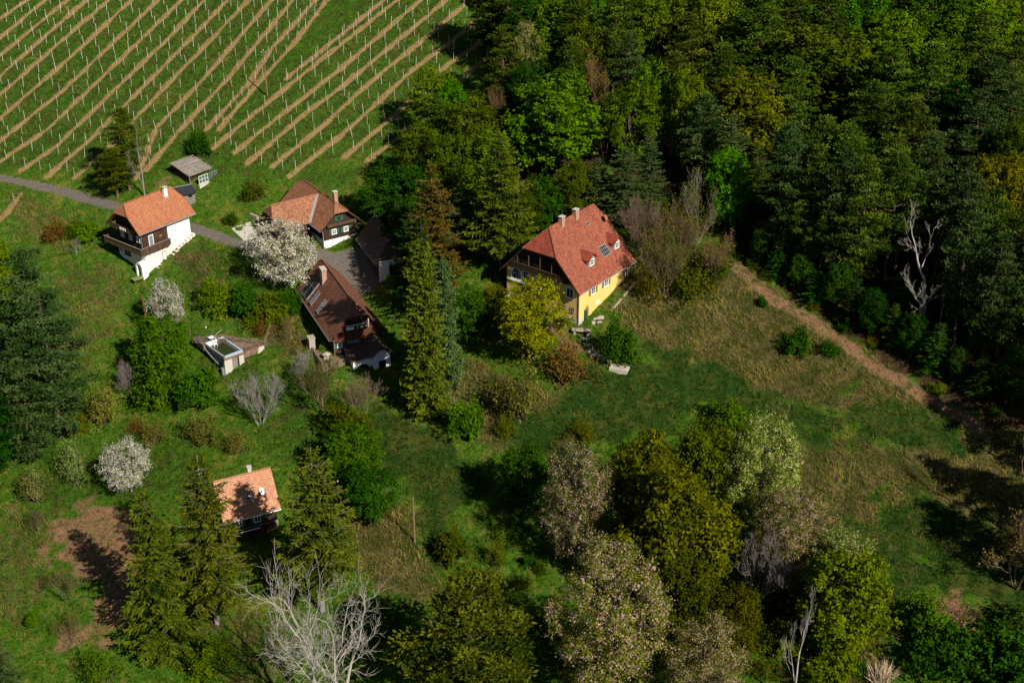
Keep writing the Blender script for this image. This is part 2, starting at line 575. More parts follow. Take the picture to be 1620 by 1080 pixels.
def make_ground():
    xs = axis(-138, 134, 0.6, 3000)
    ys = axis(-104, 172, 0.6, 3000)
    X, Y = np.meshgrid(xs, ys)
    Zg = ground_h(X, Y)
    rng = np.random.default_rng(5)
    nx, ny = len(xs), len(ys)
    zs = zones(X.ravel(), Y.ravel())
    rough = 0.10 * rng.standard_normal((ny, nx))
    rough = (rough + np.roll(rough, 1, 0) + np.roll(rough, 1, 1) + np.roll(np.roll(rough, 1, 0), 1, 1)) / 2
    rough *= (1 - zs['gravel']).reshape(ny, nx) * (1 - 0.7 * zs['soil'].reshape(ny, nx))
    Zg = Zg + rough
    V = np.stack([X, Y, Zg], -1).reshape(-1, 3)
    I = np.arange(nx * ny).reshape(ny, nx)
    F = np.stack([I[:-1, :-1], I[:-1, 1:], I[1:, 1:], I[1:, :-1]], -1).reshape(-1, 4)
    me = np_mesh('ground', V, F, smooth=True)
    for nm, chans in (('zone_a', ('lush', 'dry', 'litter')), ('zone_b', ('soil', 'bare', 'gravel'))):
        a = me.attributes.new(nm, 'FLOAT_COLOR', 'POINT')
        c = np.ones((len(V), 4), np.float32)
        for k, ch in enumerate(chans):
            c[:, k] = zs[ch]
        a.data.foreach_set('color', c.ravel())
    m, t, b = new_mat('ground')
    oc = coord(t)
    za = node(t, 'ShaderNodeAttribute', attribute_name='zone_a')
    zb = node(t, 'ShaderNodeAttribute', attribute_name='zone_b')
    sa = t.nodes.new('ShaderNodeSeparateColor')
    sb = t.nodes.new('ShaderNodeSeparateColor')
    t.links.new(za.outputs['Color'], sa.inputs[0])
    t.links.new(zb.outputs['Color'], sb.inputs[0])
    n1 = noise(t, oc, 0.09, 5.0, 0.65)
    n2 = noise(t, oc, 0.5, 6.0, 0.7)
    n3 = noise(t, oc, 3.0, 6.0, 0.75)
    def edge(w, nz, amp=2.2):
        a = node(t, 'ShaderNodeMath', operation='MULTIPLY_ADD')
        t.links.new(nz, a.inputs[0])
        a.inputs[1].default_value = amp
        t.links.new(w, a.inputs[2])
        return ramp(t, a.outputs[0], 0.5 + amp * 0.5 - 0.34, 0.5 + amp * 0.5 + 0.34)
    n5 = noise(t, oc, 1.1, 7.0, 0.75)
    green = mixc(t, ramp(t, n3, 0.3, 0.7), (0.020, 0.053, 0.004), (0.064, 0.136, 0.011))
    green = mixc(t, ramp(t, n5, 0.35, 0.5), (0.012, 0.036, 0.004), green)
    yel = mixc(t, ramp(t, n3, 0.3, 0.7), (0.075, 0.098, 0.009), (0.20, 0.178, 0.034))
    col = mixc(t, ramp(t, n2, 0.5, 0.68), green, yel)
    col = mixc(t, ramp(t, n1, 0.55, 0.75), col, yel)
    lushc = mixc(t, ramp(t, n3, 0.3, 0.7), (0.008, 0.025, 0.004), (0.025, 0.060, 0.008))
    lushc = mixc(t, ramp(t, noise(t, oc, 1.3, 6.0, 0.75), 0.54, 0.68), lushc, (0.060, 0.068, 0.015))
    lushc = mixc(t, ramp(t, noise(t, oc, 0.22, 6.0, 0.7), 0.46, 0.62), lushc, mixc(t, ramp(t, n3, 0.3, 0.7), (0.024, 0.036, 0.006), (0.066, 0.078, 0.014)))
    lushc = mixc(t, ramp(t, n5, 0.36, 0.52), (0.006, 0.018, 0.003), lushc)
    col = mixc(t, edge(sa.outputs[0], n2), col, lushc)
    dryc = mixc(t, ramp(t, n3, 0.3, 0.7), (0.055, 0.044, 0.015), (0.15, 0.115, 0.045))
    n4 = noise(t, oc, 0.28, 6.0, 0.7)
    dryc = mixc(t, ramp(t, n4, 0.42, 0.58), dryc, mixc(t, ramp(t, n3, 0.3, 0.7), (0.018, 0.030, 0.005), (0.050, 0.060, 0.012)))
    dryc = mixc(t, ramp(t, n5, 0.38, 0.56), (0.040, 0.040, 0.013), dryc)
    col = mixc(t, edge(sa.outputs[1], n2), col, dryc)
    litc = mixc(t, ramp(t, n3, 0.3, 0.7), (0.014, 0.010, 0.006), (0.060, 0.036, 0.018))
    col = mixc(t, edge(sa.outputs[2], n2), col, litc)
    barec = mixc(t, ramp(t, n3, 0.3, 0.7), (0.105, 0.056, 0.030), (0.25, 0.140, 0.074))
    barec = mixc(t, ramp(t, noise(t, oc, 0.8, 6.0, 0.7), 0.5, 0.62), barec, (0.07, 0.07, 0.02))
    col = mixc(t, edge(sb.outputs[1], n2), col, barec)
    soilc = mixc(t, ramp(t, n3, 0.25, 0.75), (0.155, 0.105, 0.040), (0.29, 0.195, 0.085))
    col = mixc(t, edge(sb.outputs[0], n3, 0.75), col, soilc)
    gravc = mixc(t, ramp(t, n3, 0.3, 0.7), (0.075, 0.066, 0.056), (0.165, 0.145, 0.12))
    col = mixc(t, edge(sb.outputs[2], n3, 0.5), col, gravc)
    t.links.new(col, b.inputs['Base Color'])
    b.inputs['Roughness'].default_value = 0.95
    b.inputs['Specular IOR Level'].default_value = 0.02
    bump(t, b, n3, 0.8, 0.25)
    me.materials.append(m)
    o = link(bpy.data.objects.new('ground', me))
    o['kind'] = 'structure'
make_ground()

# ------------------------------------------------------------------ building materials
M_TILE_ORANGE = m_tiles('tiles_orange', (0.28, 0.095, 0.042), (0.39, 0.155, 0.07), (0.13, 0.045, 0.022), moss=(0.36, 0.17, 0.09), moss_amt=0.35)
M_TILE_OLD = m_tiles('tiles_old', (0.18, 0.066, 0.034), (0.36, 0.155, 0.075), (0.08, 0.035, 0.02), moss=(0.16, 0.12, 0.07), moss_amt=0.6)
M_TILE_DARK = m_tiles('tiles_dark', (0.095, 0.036, 0.024), (0.27, 0.105, 0.052), (0.045, 0.02, 0.014), moss=(0.10, 0.085, 0.06), moss_amt=0.6)
M_TILE_RED = m_tiles('tiles_red', (0.165, 0.046, 0.025), (0.31, 0.092, 0.048), (0.095, 0.027, 0.017), tw=0.34, th=0.4, blotch=(0.80, 1.10))
M_TILE_DEEP = m_tiles('tiles_deep_red', (0.20, 0.038, 0.022), (0.29, 0.062, 0.032), (0.075, 0.016, 0.012), tw=0.42, th=0.5, blotch=(0.85, 1.1))
M_TILE_PALE = m_tiles('tiles_pale', (0.34, 0.145, 0.075), (0.46, 0.225, 0.125), (0.17, 0.07, 0.04), tw=0.36, th=0.42, moss=(0.40, 0.30, 0.20), moss_amt=0.55)
M_TILE_SHED = m_tiles('tiles_brown', (0.075, 0.045, 0.032), (0.11, 0.06, 0.04), (0.035, 0.02, 0.015))
M_WOOD_DARK = m_planks('wood_dark', (0.035, 0.02, 0.013), (0.055, 0.03, 0.018))
M_WOOD_RED = m_planks('wood_redbrown', (0.10, 0.036, 0.017), (0.15, 0.055, 0.025))
M_WOOD_MID = m_planks('wood_brown', (0.055, 0.026, 0.014), (0.085, 0.040, 0.022))
M_WOOD_BAL = m_planks('wood_balcony', (0.085, 0.047, 0.026), (0.13, 0.075, 0.04))
M_WOOD_GREY = m_planks('wood_grey', (0.22, 0.19, 0.16), (0.32, 0.28, 0.24), width=0.3, vertical=False)
M_WOOD_POLE = m_bark('wood_pole', (0.13, 0.08, 0.045), (0.22, 0.14, 0.085))
M_RUST = m_bark('rusty_iron', (0.16, 0.055, 0.025), (0.24, 0.10, 0.05))
M_WHITE = m_plaster('plaster_white', (0.80, 0.79, 0.76), (0.68, 0.65, 0.60))
M_CREAM = m_plaster('plaster_cream', (0.78, 0.70, 0.60), (0.62, 0.52, 0.42))
M_YELLOW = m_plaster('plaster_yellow', (0.72, 0.48, 0.15), (0.60, 0.37, 0.11))
M_GREYPL = m_plaster('plaster_grey', (0.42, 0.42, 0.40), (0.30, 0.30, 0.28))
M_STONE = m_plaster('stone', (0.33, 0.29, 0.23), (0.20, 0.17, 0.13))
M_STONE_BROWN = m_plaster('stone_brown', (0.17, 0.125, 0.08), (0.09, 0.066, 0.045))
M_CONC = m_plaster('concrete', (0.46, 0.43, 0.37), (0.30, 0.27, 0.22))
M_FRAME = m_plain('white_paint', (0.78, 0.77, 0.74), 0.5, 0.08)
M_GLASS = m_glass('window_glass')
M_SKYGLASS = m_glass('skylight_glass', (0.16, 0.19, 0.23), 0.12)
M_GREEN = m_plain('green_paint', (0.035, 0.11, 0.06), 0.5, 0.2)
M_SHUT = m_plain('shutter_ochre', (0.20, 0.15, 0.06), 0.6, 0.2)
M_METAL = m_plain('zinc', (0.30, 0.31, 0.32), 0.45, 0.2, metal=0.4)
M_LEAD = m_plain('lead_flashing', (0.26, 0.25, 0.25), 0.6, 0.25)
M_BLACK = m_plain('bitumen', (0.030, 0.031, 0.036), 0.7, 0.3)
M_BRICK = m_tiles('brick', (0.36, 0.13, 0.07), (0.46, 0.19, 0.10), (0.30, 0.24, 0.18), tw=0.28, th=0.1)
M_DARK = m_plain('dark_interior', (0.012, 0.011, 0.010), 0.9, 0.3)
M_SOLAR = m_glass('solar_glass', (0.010, 0.014, 0.022), 0.15)
M_TARP = m_plain('green_cloth', (0.17, 0.22, 0.055), 0.7, 0.2)
M_TEAL = m_plaster('pool_wall', (0.13, 0.19, 0.19), (0.07, 0.10, 0.10))
M_POOLW = m_plain('pool_white', (0.74, 0.78, 0.80), 0.5, 0.12)
M_POOLB = m_plain('pool_blue', (0.33, 0.42, 0.47), 0.5, 0.2)
M_CARB = m_plain('car_paint_blue', (0.20, 0.27, 0.36), 0.3, 0.05)
M_RUBBER = m_plain('rubber', (0.02, 0.02, 0.02), 0.8, 0.1)
M_BRUSH = m_bark('brushwood', (0.10, 0.075, 0.055), (0.20, 0.16, 0.12))

def m_water():
    m, t, b = new_mat('pool_water')
    f = ramp(t, noise(t, coord(t), 0.8, 4.0), 0.35, 0.65)
    t.links.new(mixc(t, f, (0.016, 0.026, 0.007), (0.030, 0.042, 0.011)), b.inputs['Base Color'])
    b.inputs['Roughness'].default_value = 0.12
    return m
M_WATER = m_water()

# ------------------------------------------------------------------ building pieces
def window(par, O, U, V, N, w, h, bars=(1, 1), arch=False, shut=None, frame=M_FRAME, glass=M_GLASS, fw=0.11, name='window', one_side=False):
    """frame at O (centre), glazing bars, a pane and shutters as its own children"""
    O = np.array(O, float)
    U, V, N = (np.array(q, float) for q in (U, V, N))
    f, p = MB(), MB()
    bx = lambda mb, u, v, n: mb.box(u, v, n, O, U, V, N)
    if not arch:
        bx(f, (-w / 2, w / 2), (h / 2 - fw, h / 2), (-0.05, 0.07))
        bx(f, (-w / 2 - 0.05, w / 2 + 0.05), (-h / 2, -h / 2 + fw), (-0.05, 0.13))
        for s in (-1, 1):
            a, b = sorted((s * w / 2, s * (w / 2 - fw)))
            bx(f, (a, b), (-h / 2 + fw, h / 2 - fw), (-0.05, 0.07))
        for k in range(bars[0]):
            c = -w / 2 + w * (k + 1) / (bars[0] + 1)
            bx(f, (c - 0.035, c + 0.035), (-h / 2 + fw, h / 2 - fw), (-0.02, 0.055))
        for k in range(bars[1]):
            c = -h / 2 + h * (k + 1) / (bars[1] + 1)
            bx(f, (-w / 2 + fw, w / 2 - fw), (c - 0.03, c + 0.03), (-0.02, 0.045))
        bx(p, (-w / 2 + fw * 0.5, w / 2 - fw * 0.5), (-h / 2 + fw * 0.5, h / 2 - fw * 0.5), (-0.04, 0.022))
    else:
        r = w / 2
        sp = h / 2 - r
        out = [(-r, -h / 2)] + [(-r * math.cos(a), sp + r * math.sin(a)) for a in np.linspace(0, math.pi, 13)] + [(r, -h / 2)]
        q = lambda uv, n: O + U * uv[0] + V * uv[1] + N * n
        inn = [((r - fw) / r * u, (v if v <= -h / 2 + 1e-6 else sp + (v - sp) * (r - fw) / r)) for u, v in out]
        inn[0] = (inn[0][0], -h / 2 + fw)
        inn[-1] = (inn[-1][0], -h / 2 + fw)
        for i in range(len(out) - 1):
            a, b, c, d = out[i], out[i + 1], inn[i + 1], inn[i]
            f.slab([q(a, 0.08), q(b, 0.08), q(c, 0.08), q(d, 0.08)], 0, -N * 0.14)
        bx(f, (-r, r), (-h / 2, -h / 2 + fw), (-0.05, 0.12))
        for k in range(bars[0]):
            c = -w / 2 + w * (k + 1) / (bars[0] + 1)
            top = sp + math.sqrt(max(0.0, (r - fw) ** 2 - c * c))
            bx(f, (c - 0.035, c + 0.035), (-h / 2 + fw, top), (-0.02, 0.05))
        for k in range(bars[1]):
            c = -h / 2 + (h - r) * (k + 1) / bars[1]
            bx(f, (-r + fw, r - fw), (c - 0.03, c + 0.03), (-0.02, 0.045))
        p.slab([q((u * 0.97, v * 0.97), 0.022) for u, v in inn], 0, -N * 0.06)
    o = f.build(name, frame, par)
    p.build('pane', glass, o)
    if shut is not None:
        for s in ((-1,) if one_side else (-1, 1)):
            m = MB()
            a, b = sorted((s * (w / 2 + 0.04), s * (w / 2 + 0.04 + w * 0.48)))
            bx(m, (a, b), (-h / 2, h / 2), (0.004, 0.07))
            for k in range(3):
                c = -h / 2 + h * (k + 0.5) / 3
                bx(m, (a + 0.08, b - 0.08), (c - h * 0.12, c + h * 0.12), (0.07, 0.095))
            m.build('shutter', shut, o)
    return o

def plank_door(par, O, U, V, N, w, h, mat, frame=None, arch=False, handle=True):
    O = np.array(O, float)
    U, V, N = (np.array(q, float) for q in (U, V, N))
    m = MB()
    if arch:
        r = w / 2
        pts = [(-r, -h / 2), (r, -h / 2)] + [(r * math.cos(a), h / 2 - r + r * math.sin(a)) for a in np.linspace(0, math.pi, 9)]
        m.slab([O + U * a + V * b + N * 0.05 for a, b in pts], 0, -N * 0.1)
    else:
        m.box((-w / 2, w / 2), (-h / 2, h / 2), (-0.05, 0.05), O, U, V, N)
        for k in (0, 1):
            m.box((-w * 0.34, w * 0.34), (-h * 0.4 + k * h * 0.42, -h * 0.06 + k * h * 0.42), (0.05, 0.075), O, U, V, N)
    d = m.build('door', mat, par)
    if frame:
        f = MB()
        for s in (-1, 1):
            a, b = sorted((s * w / 2, s * (w / 2 + 0.12)))
            f.box((a, b), (-h / 2, h / 2), (-0.05, 0.09), O, U, V, N)
        f.box((-w / 2 - 0.12, w / 2 + 0.12), (h / 2, h / 2 + 0.12), (-0.05, 0.09), O, U, V, N)
        f.build('door_frame', frame, d)
    if handle:
        hd = MB()
        hd.tube([O + U * w * 0.36 + N * 0.05, O + U * w * 0.36 + N * 0.12, O + U * w * 0.26 + N * 0.12], 0.02, 5)
        hd.build('handle', M_METAL, d)
    return d

def gable_roof(par, L, W, Hr, He, r1, r2, hf, hb, mat, ridge_mat=None, t=0.2, edge=M_WOOD_DARK, name='roof', hip_mat=None):
    """ridge roof with half hips; front at x=0, eaves at y=0 and y=W (W may be negative)"""
    S = lambda x, y, z: (x, y, z + He)
    yf, yb = W / 2 * hf / Hr, W / 2 * hb / Hr
    R1, R2 = S(r1, W / 2, Hr), S(L - r2, W / 2, Hr)
    planes = []
    left = [S(0, 0, 0), S(L, 0, 0), S(L, yb, hb), R2, R1, S(0, yf, hf)]
    right = [S(0, W - yf, hf), R1, R2, S(L, W - yb, hb), S(L, W, 0), S(0, W, 0)]
    planes += [left, right]
    if r1 > 0.05:
        planes.append([S(0, yf, hf), R1, S(0, W - yf, hf)])
    if r2 > 0.05:
        planes.append([S(L, yb, hb), S(L, W - yb, hb), R2])
    m = MB()
    planes = [p[::-1] if W < 0 else p for p in planes]
    for i, p in enumerate(planes):
        if not (hip_mat and i > 1):
            m.slab(p, t)
    ro = m.build(name, mat, par)
    if hip_mat:
        for p in planes[2:]:
            hm = MB()
            hm.slab(p, t)
            hm.build('hip', hip_mat, ro)
    rd = MB()
    up = np.array([0, 0, 0.04])
    lines = [(R1, R2)]
    if r1 > 0.05:
        lines += [(S(0, yf, hf), R1), (S(0, W - yf, hf), R1)]
    if r2 > 0.05:
        lines += [(S(L, yb, hb), R2), (S(L, W - yb, hb), R2)]
    for a, b in lines:
        rd.tube([np.array(a) + up, np.array(b) + up], 0.13, 6)
    rd.build('ridge_tiles', ridge_mat or mat, ro)
    for y0, y1, z1, x in ((0, yf, hf, 0), (W, W - yf, hf, 0), (0, yb, hb, L), (W, W - yb, hb, L)):
        s = -1 if x == 0 else 1
        a, b = np.array(S(x + s * 0.03, y0, -0.06)), np.array(S(x + s * 0.03, y1, z1 - 0.06))
        vb = MB()
        vb.slab([a, b, b + (0, 0, -0.3), a + (0, 0, -0.3)], 0, (s * 0.05, 0, 0))
        vb.build('bargeboard', edge, ro)
    return ro

def gable_walls(par, x, y, zb, ze, Hr, W, hcut, mat, name='wall', hb=None):
    """walls under a ridge roof whose eaves are at y=0,W at height ze and whose ridge is Hr higher; the prism keeps under the roof"""
    sl = 2 * Hr / abs(W)
    sgn = 1 if W > 0 else -1
    y0, y1 = y
    d = 0.42
    ze0 = ze + sl * (abs(y0)) - d
    cut = ze + hcut - d
    ymid0 = sgn * (cut - ze + d) / sl
    prof = [(y0, zb), (y0, ze0), (ymid0, cut), (W - ymid0, cut), (y1, ze0), (y1, zb)]
    m = MB()
    A = [np.array((x[0], a, b)) for a, b in prof]
    if sgn > 0:
        A = A[::-1]
    m.slab(A, 0, (x[1] - x[0], 0, 0))
    return m.build(name, mat, par)

def chimney(par, x, y, z0, z1, wx=0.7, wy=0.6, mat=None, cap=M_CONC):
    m = MB()
    m.box((x - wx / 2, x + wx / 2), (y - wy / 2, y + wy / 2), (z0, z1))
    o = m.build('chimney', mat or M_BRICK, par)
    c = MB()
    for sx in (-1, 1):
        for sy in (-1, 1):
            cx, cy = x + sx * (wx / 2 - 0.08), y + sy * (wy / 2 - 0.08)
            c.box((cx - 0.07, cx + 0.07), (cy - 0.07, cy + 0.07), (z1, z1 + 0.22))
    c.box((x - wx / 2 - 0.1, x + wx / 2 + 0.1), (y - wy / 2 - 0.1, y + wy / 2 + 0.1), (z1 + 0.22, z1 + 0.32))
    c.build('chimney_cap', cap, o)
    f = MB()
    f.box((x - wx / 2 - 0.09, x + wx / 2 + 0.09), (y - wy / 2 - 0.09, y + wy / 2 + 0.09), (z0, z0 + 0.5 * (z1 - z0) * 0.55))
    f.build('flashing', M_LEAD, o)
    return o

def gutter(par, a, b, r=0.09, mat=M_METAL, down=None):
    m = MB()
    m.tube([a, b], r, 6)
    g = m.build('gutter', mat, par)
    if down is not None:
        d = MB()
        d.tube(down, 0.07, 6)
        d.build('downpipe', mat, g)
    return g

def house_root(key, name, label, cat, He):
    h = HOUSES[key]
    E, s = h['E'], h['s']
    return thing(name, label, cat, (E[0], E[1], E[2] - He * s), math.radians(h['yaw']), s), h

X, Y, Z = np.eye(3)

def skylight(par, L_, W, Hr, He, a, b, w, h, name='skylight', bars=(0, 1), glass=M_SKYGLASS, fr=M_METAL, lift=0.02):
    """roof window on the slope that rises from y=0; b is its centre measured in y"""
    sg = 1 if W > 0 else -1
    sl = 2 * Hr / abs(W)
    V_ = np.array([0, sg, sl])
    V_ /= np.linalg.norm(V_)
    N_ = np.array([0, -sg * sl, 1.0])
    N_ /= np.linalg.norm(N_)
    O = np.array([a, b, He + abs(b) * sl]) + N_ * (0.06 + lift)
    return window(par, O, X, V_, N_, w, h, bars, frame=fr, glass=glass, fw=0.12, name=name)

# ------------------------------------------------------------------ the yellow manor house
def yellow_house():
    He = 6.6
    r, hh = house_root('yellow', 'yellow_house', 'large yellow plastered house with red tiled roof and two dormers at the forest edge', 'house', He)
    L, W, Hr = 18.27, 18.36, 9.69
    roof = gable_roof(r, L, W, Hr, He, 3.0, 1.24, 5.66, 6.28, M_TILE_RED, hip_mat=M_TILE_DEEP)
    gable_walls(r, (1.0, L - 0.9), (0.9, W - 1.0), -3.0, He, Hr, W, 5.4, M_YELLOW)
    # white base band and corner
    m = MB()
    m.box((0.96, 1.6), (0.86, 17.4), (-3.0, 0.9))
    m.box((1.6, 2.9), (0.86, 1.2), (-3.0, 0.75))
    m.build('plinth', M_GREYPL, r)
    # timber gable with an open loggia
    ga, sl = 1.0, 2 * Hr / W
    g = MB()
    y0, y1 = 0.95 + 0.35, W - 1.35
    zb = He + 0.85
    top = He + 5.2
    P = [(y0 + 0.15, zb), (y1 - 0.15, zb), (W - 5.2, top), (5.2, top)]
    g.slab([np.array((ga - 0.05, a, b)) for a, b in P][::-1], 0, (-0.12, 0, 0))
    g.build('gable_boarding', M_WOOD_DARK, r)
    lo = MB()
    lo.box((ga - 0.75, ga - 0.17), (3.2, W - 3.2), (He + 1.0, He + 1.15))
    lo.box((ga - 0.75, ga - 0.66), (3.2, W - 3.2), (He + 1.15, He + 2.15))
    lb = lo.build('balcony', M_WOOD_DARK, r)
    rl = MB()
    rl.box((ga - 0.80, ga - 0.62), (3.1, W - 3.1), (He + 2.16, He + 2.26))
    for k in range(5):
        yy = 4.0 + k * (W - 8.0) / 4
        rl.box((ga - 0.76, ga - 0.64), (yy - 0.06, yy + 0.06), (He + 2.26, He + 3.6 + min(k, 4 - k) * 0.7))
    rl.build('railing', M_WOOD_BAL, lb)
    op = MB()
    for k in range(4):
        yy = 4.15 + k * (W - 8.0) / 4
        op.box((ga - 0.20, ga - 0.165), (yy + 0.2, yy + (W - 8.0) / 4 - 0.5), (He + 2.3, He + 3.5 + (1.2 if k in (1, 2) else 0.2)))
    op.build('opening', M_DARK, r)
    # gable windows: three white arches, two square ones, small cellar ones
    G = dict(U=Y, V=Z, N=-X)
    for yy, ww in ((15.1, 2.5), (12.9, 2.0), (9.6, 2.9)):
        window(r, (ga - 0.01, yy, He - 0.5), G['U'], G['V'], G['N'], ww, 2.6, (3, 1), arch=True, fw=0.26)
    sill = MB()
    sill.box((ga - 0.22, ga - 0.02), (8.0, 16.8), (He - 2.05, He - 1.82))
    sill.build('sill', M_FRAME, r)
    for yy in (6.4, 2.85):
        window(r, (ga - 0.01, yy, He - 0.85), Y, Z, -X, 1.75, 2.1, (1, 0), fw=0.2)
    window(r, (ga - 0.01, 2.2, He - 4.1), Y, Z, -X, 0.85, 1.0, (1, 1), fw=0.08, frame=M_LEAD)
    window(r, (ga - 0.01, 4.1, He - 4.0), Y, Z, -X, 1.1, 0.7, (1, 0), fw=0.08, frame=M_LEAD)
    # long wall: shuttered windows, arched door, blocked niche
    for a in (5.55, 9.75, 16.2):
        window(r, (a, 0.89, He - 1.25), X, Z, -Y, 1.35, 1.9, (1, 2), shut=M_SHUT, fw=0.15)
    plank_door(r, (3.65, 0.88, He - 5.15), X, Z, -Y, 1.1, 2.2, M_SHUT, arch=True)
    m = MB()
    m.box((2.75, 3.08), (0.25, 0.86), (He - 6.15, He - 4.4))
    m.build('door_leaf', M_GREEN, r)
    m = MB()
    m.box((6.6, 7.7), (0.82, 0.895), (He - 4.75, He - 4.1))
    m.build('wall_niche', M_CREAM, r)
    m = MB()
    m.tube([(3.6, 0.88, He - 3.75), (3.6, 0.6, He - 3.7), (3.6, 0.5, He - 3.85)], 0.06, 5)
    m.build('wall_lamp', M_BLACK, r)
    # dormers
    for a, b0, top in ((7.0, 2.35, 5.4), (15.6, 2.65, 5.9)):
        zb0 = He + b0 * sl
        wd, hw = 2.0, 1.5
        m = MB()
        ridge = zb0 + hw + 1.15
        by = (ridge - He) / sl
        ev = zb0 + hw
        ey = (ev - He) / sl
        m.slab([(a - wd / 2 - 0.3, b0 - 0.45, ev - 0.15), (a, b0 - 0.45, ridge), (a, by + 0.1, ridge), (a - wd / 2 - 0.3, ey + 0.1, ev - 0.15)][::-1], 0.12)
        m.slab([(a, b0 - 0.45, ridge), (a + wd / 2 + 0.3, b0 - 0.45, ev - 0.15), (a + wd / 2 + 0.3, ey + 0.1, ev - 0.15), (a, by + 0.1, ridge)][::-1], 0.12)
        d = m.build('dormer', M_TILE_DEEP, roof)
        m = MB()
        m.slab([(a - wd / 2, b0, zb0 - 0.3), (a + wd / 2, b0, zb0 - 0.3), (a + wd / 2, b0, ev - 0.1), (a, b0, ridge - 0.22), (a - wd / 2, b0, ev - 0.1)], 0, (0, 2.2, 0))
        m.build('dormer_wall', M_LEAD, roof)
        window(r, (a, b0 - 0.01, zb0 + 0.78), X, Z, -Y, 1.15, 1.25, (1, 1), fw=0.13, name='dormer_window')
    skylight(r, L, W, Hr, He, 12.3, 3.25, 2.3, 2.2, bars=(3, 2), glass=M_GLASS, fr=M_LEAD)
    skylight(r, L, W, Hr, He, 12.4, 7.3, 0.8, 0.8, name='roof_hatch', bars=(0, 0), glass=M_GLASS, fr=M_LEAD)
    for a in (6.3, 10.7):
        chimney(roof, a, 8.75, He + 7.8, He + 10.6, 0.95, 0.8, M_BRICK)
    m = MB()
    c = np.array((16.9, 6.3, He + 7.7))
    n = norm(np.array([0.25, -0.85, 0.45]))
    u = norm(np.cross(n, Z))
    v = np.cross(u, n)
    for k in range(3):
        r0, r1_ = 0.62 * k / 3, 0.62 * (k + 1) / 3
        for q in range(12):
            a0, a1 = 2 * math.pi * q / 12, 2 * math.pi * (q + 1) / 12
            pt = lambda rr, aa: c + u * rr * math.cos(aa) + v * rr * math.sin(aa) + n * rr * rr * 0.45
            if k == 0:
                m.slab([pt(r1_, a0), pt(r1_, a1), c], 0, -n * 0.02)
            else:
                m.slab([pt(r0, a0), pt(r1_, a0), pt(r1_, a1), pt(r0, a1)], 0, -n * 0.02)
    m.tube([c - n * 0.02, c - n * 0.3, c - n * 0.3 - Z * 0.75], 0.035, 5)
    m.tube([c - v * 0.5 + n * 0.1, c + n * 0.6], 0.02, 4)
    m.build('satellite_dish', M_TILE_ORANGE, r)
    gutter(r, (0, -0.06, He - 0.1), (L, -0.06, He - 0.1), 0.1, M_LEAD, [(0.95, 0.0, He - 0.15), (0.95, 0.78, He - 0.5), (0.95, 0.78, 0)])
    # light well wall along the uphill side
    m = MB()
    m.slab([(7.0, -1.5, He - 6.0), (17.5, -1.5, He - 2.4), (17.5, -1.5, -1.0), (7.0, -1.5, -1.0)], 0, (0, -0.4, 0))
    m.build('retaining_wall', M_STONE, r)
    m = MB()
    m.box((0.3, 1.0), (16.5, 17.1), (-2, He - 4.9))
    m.build('buttress', M_WHITE, r)
yellow_house()

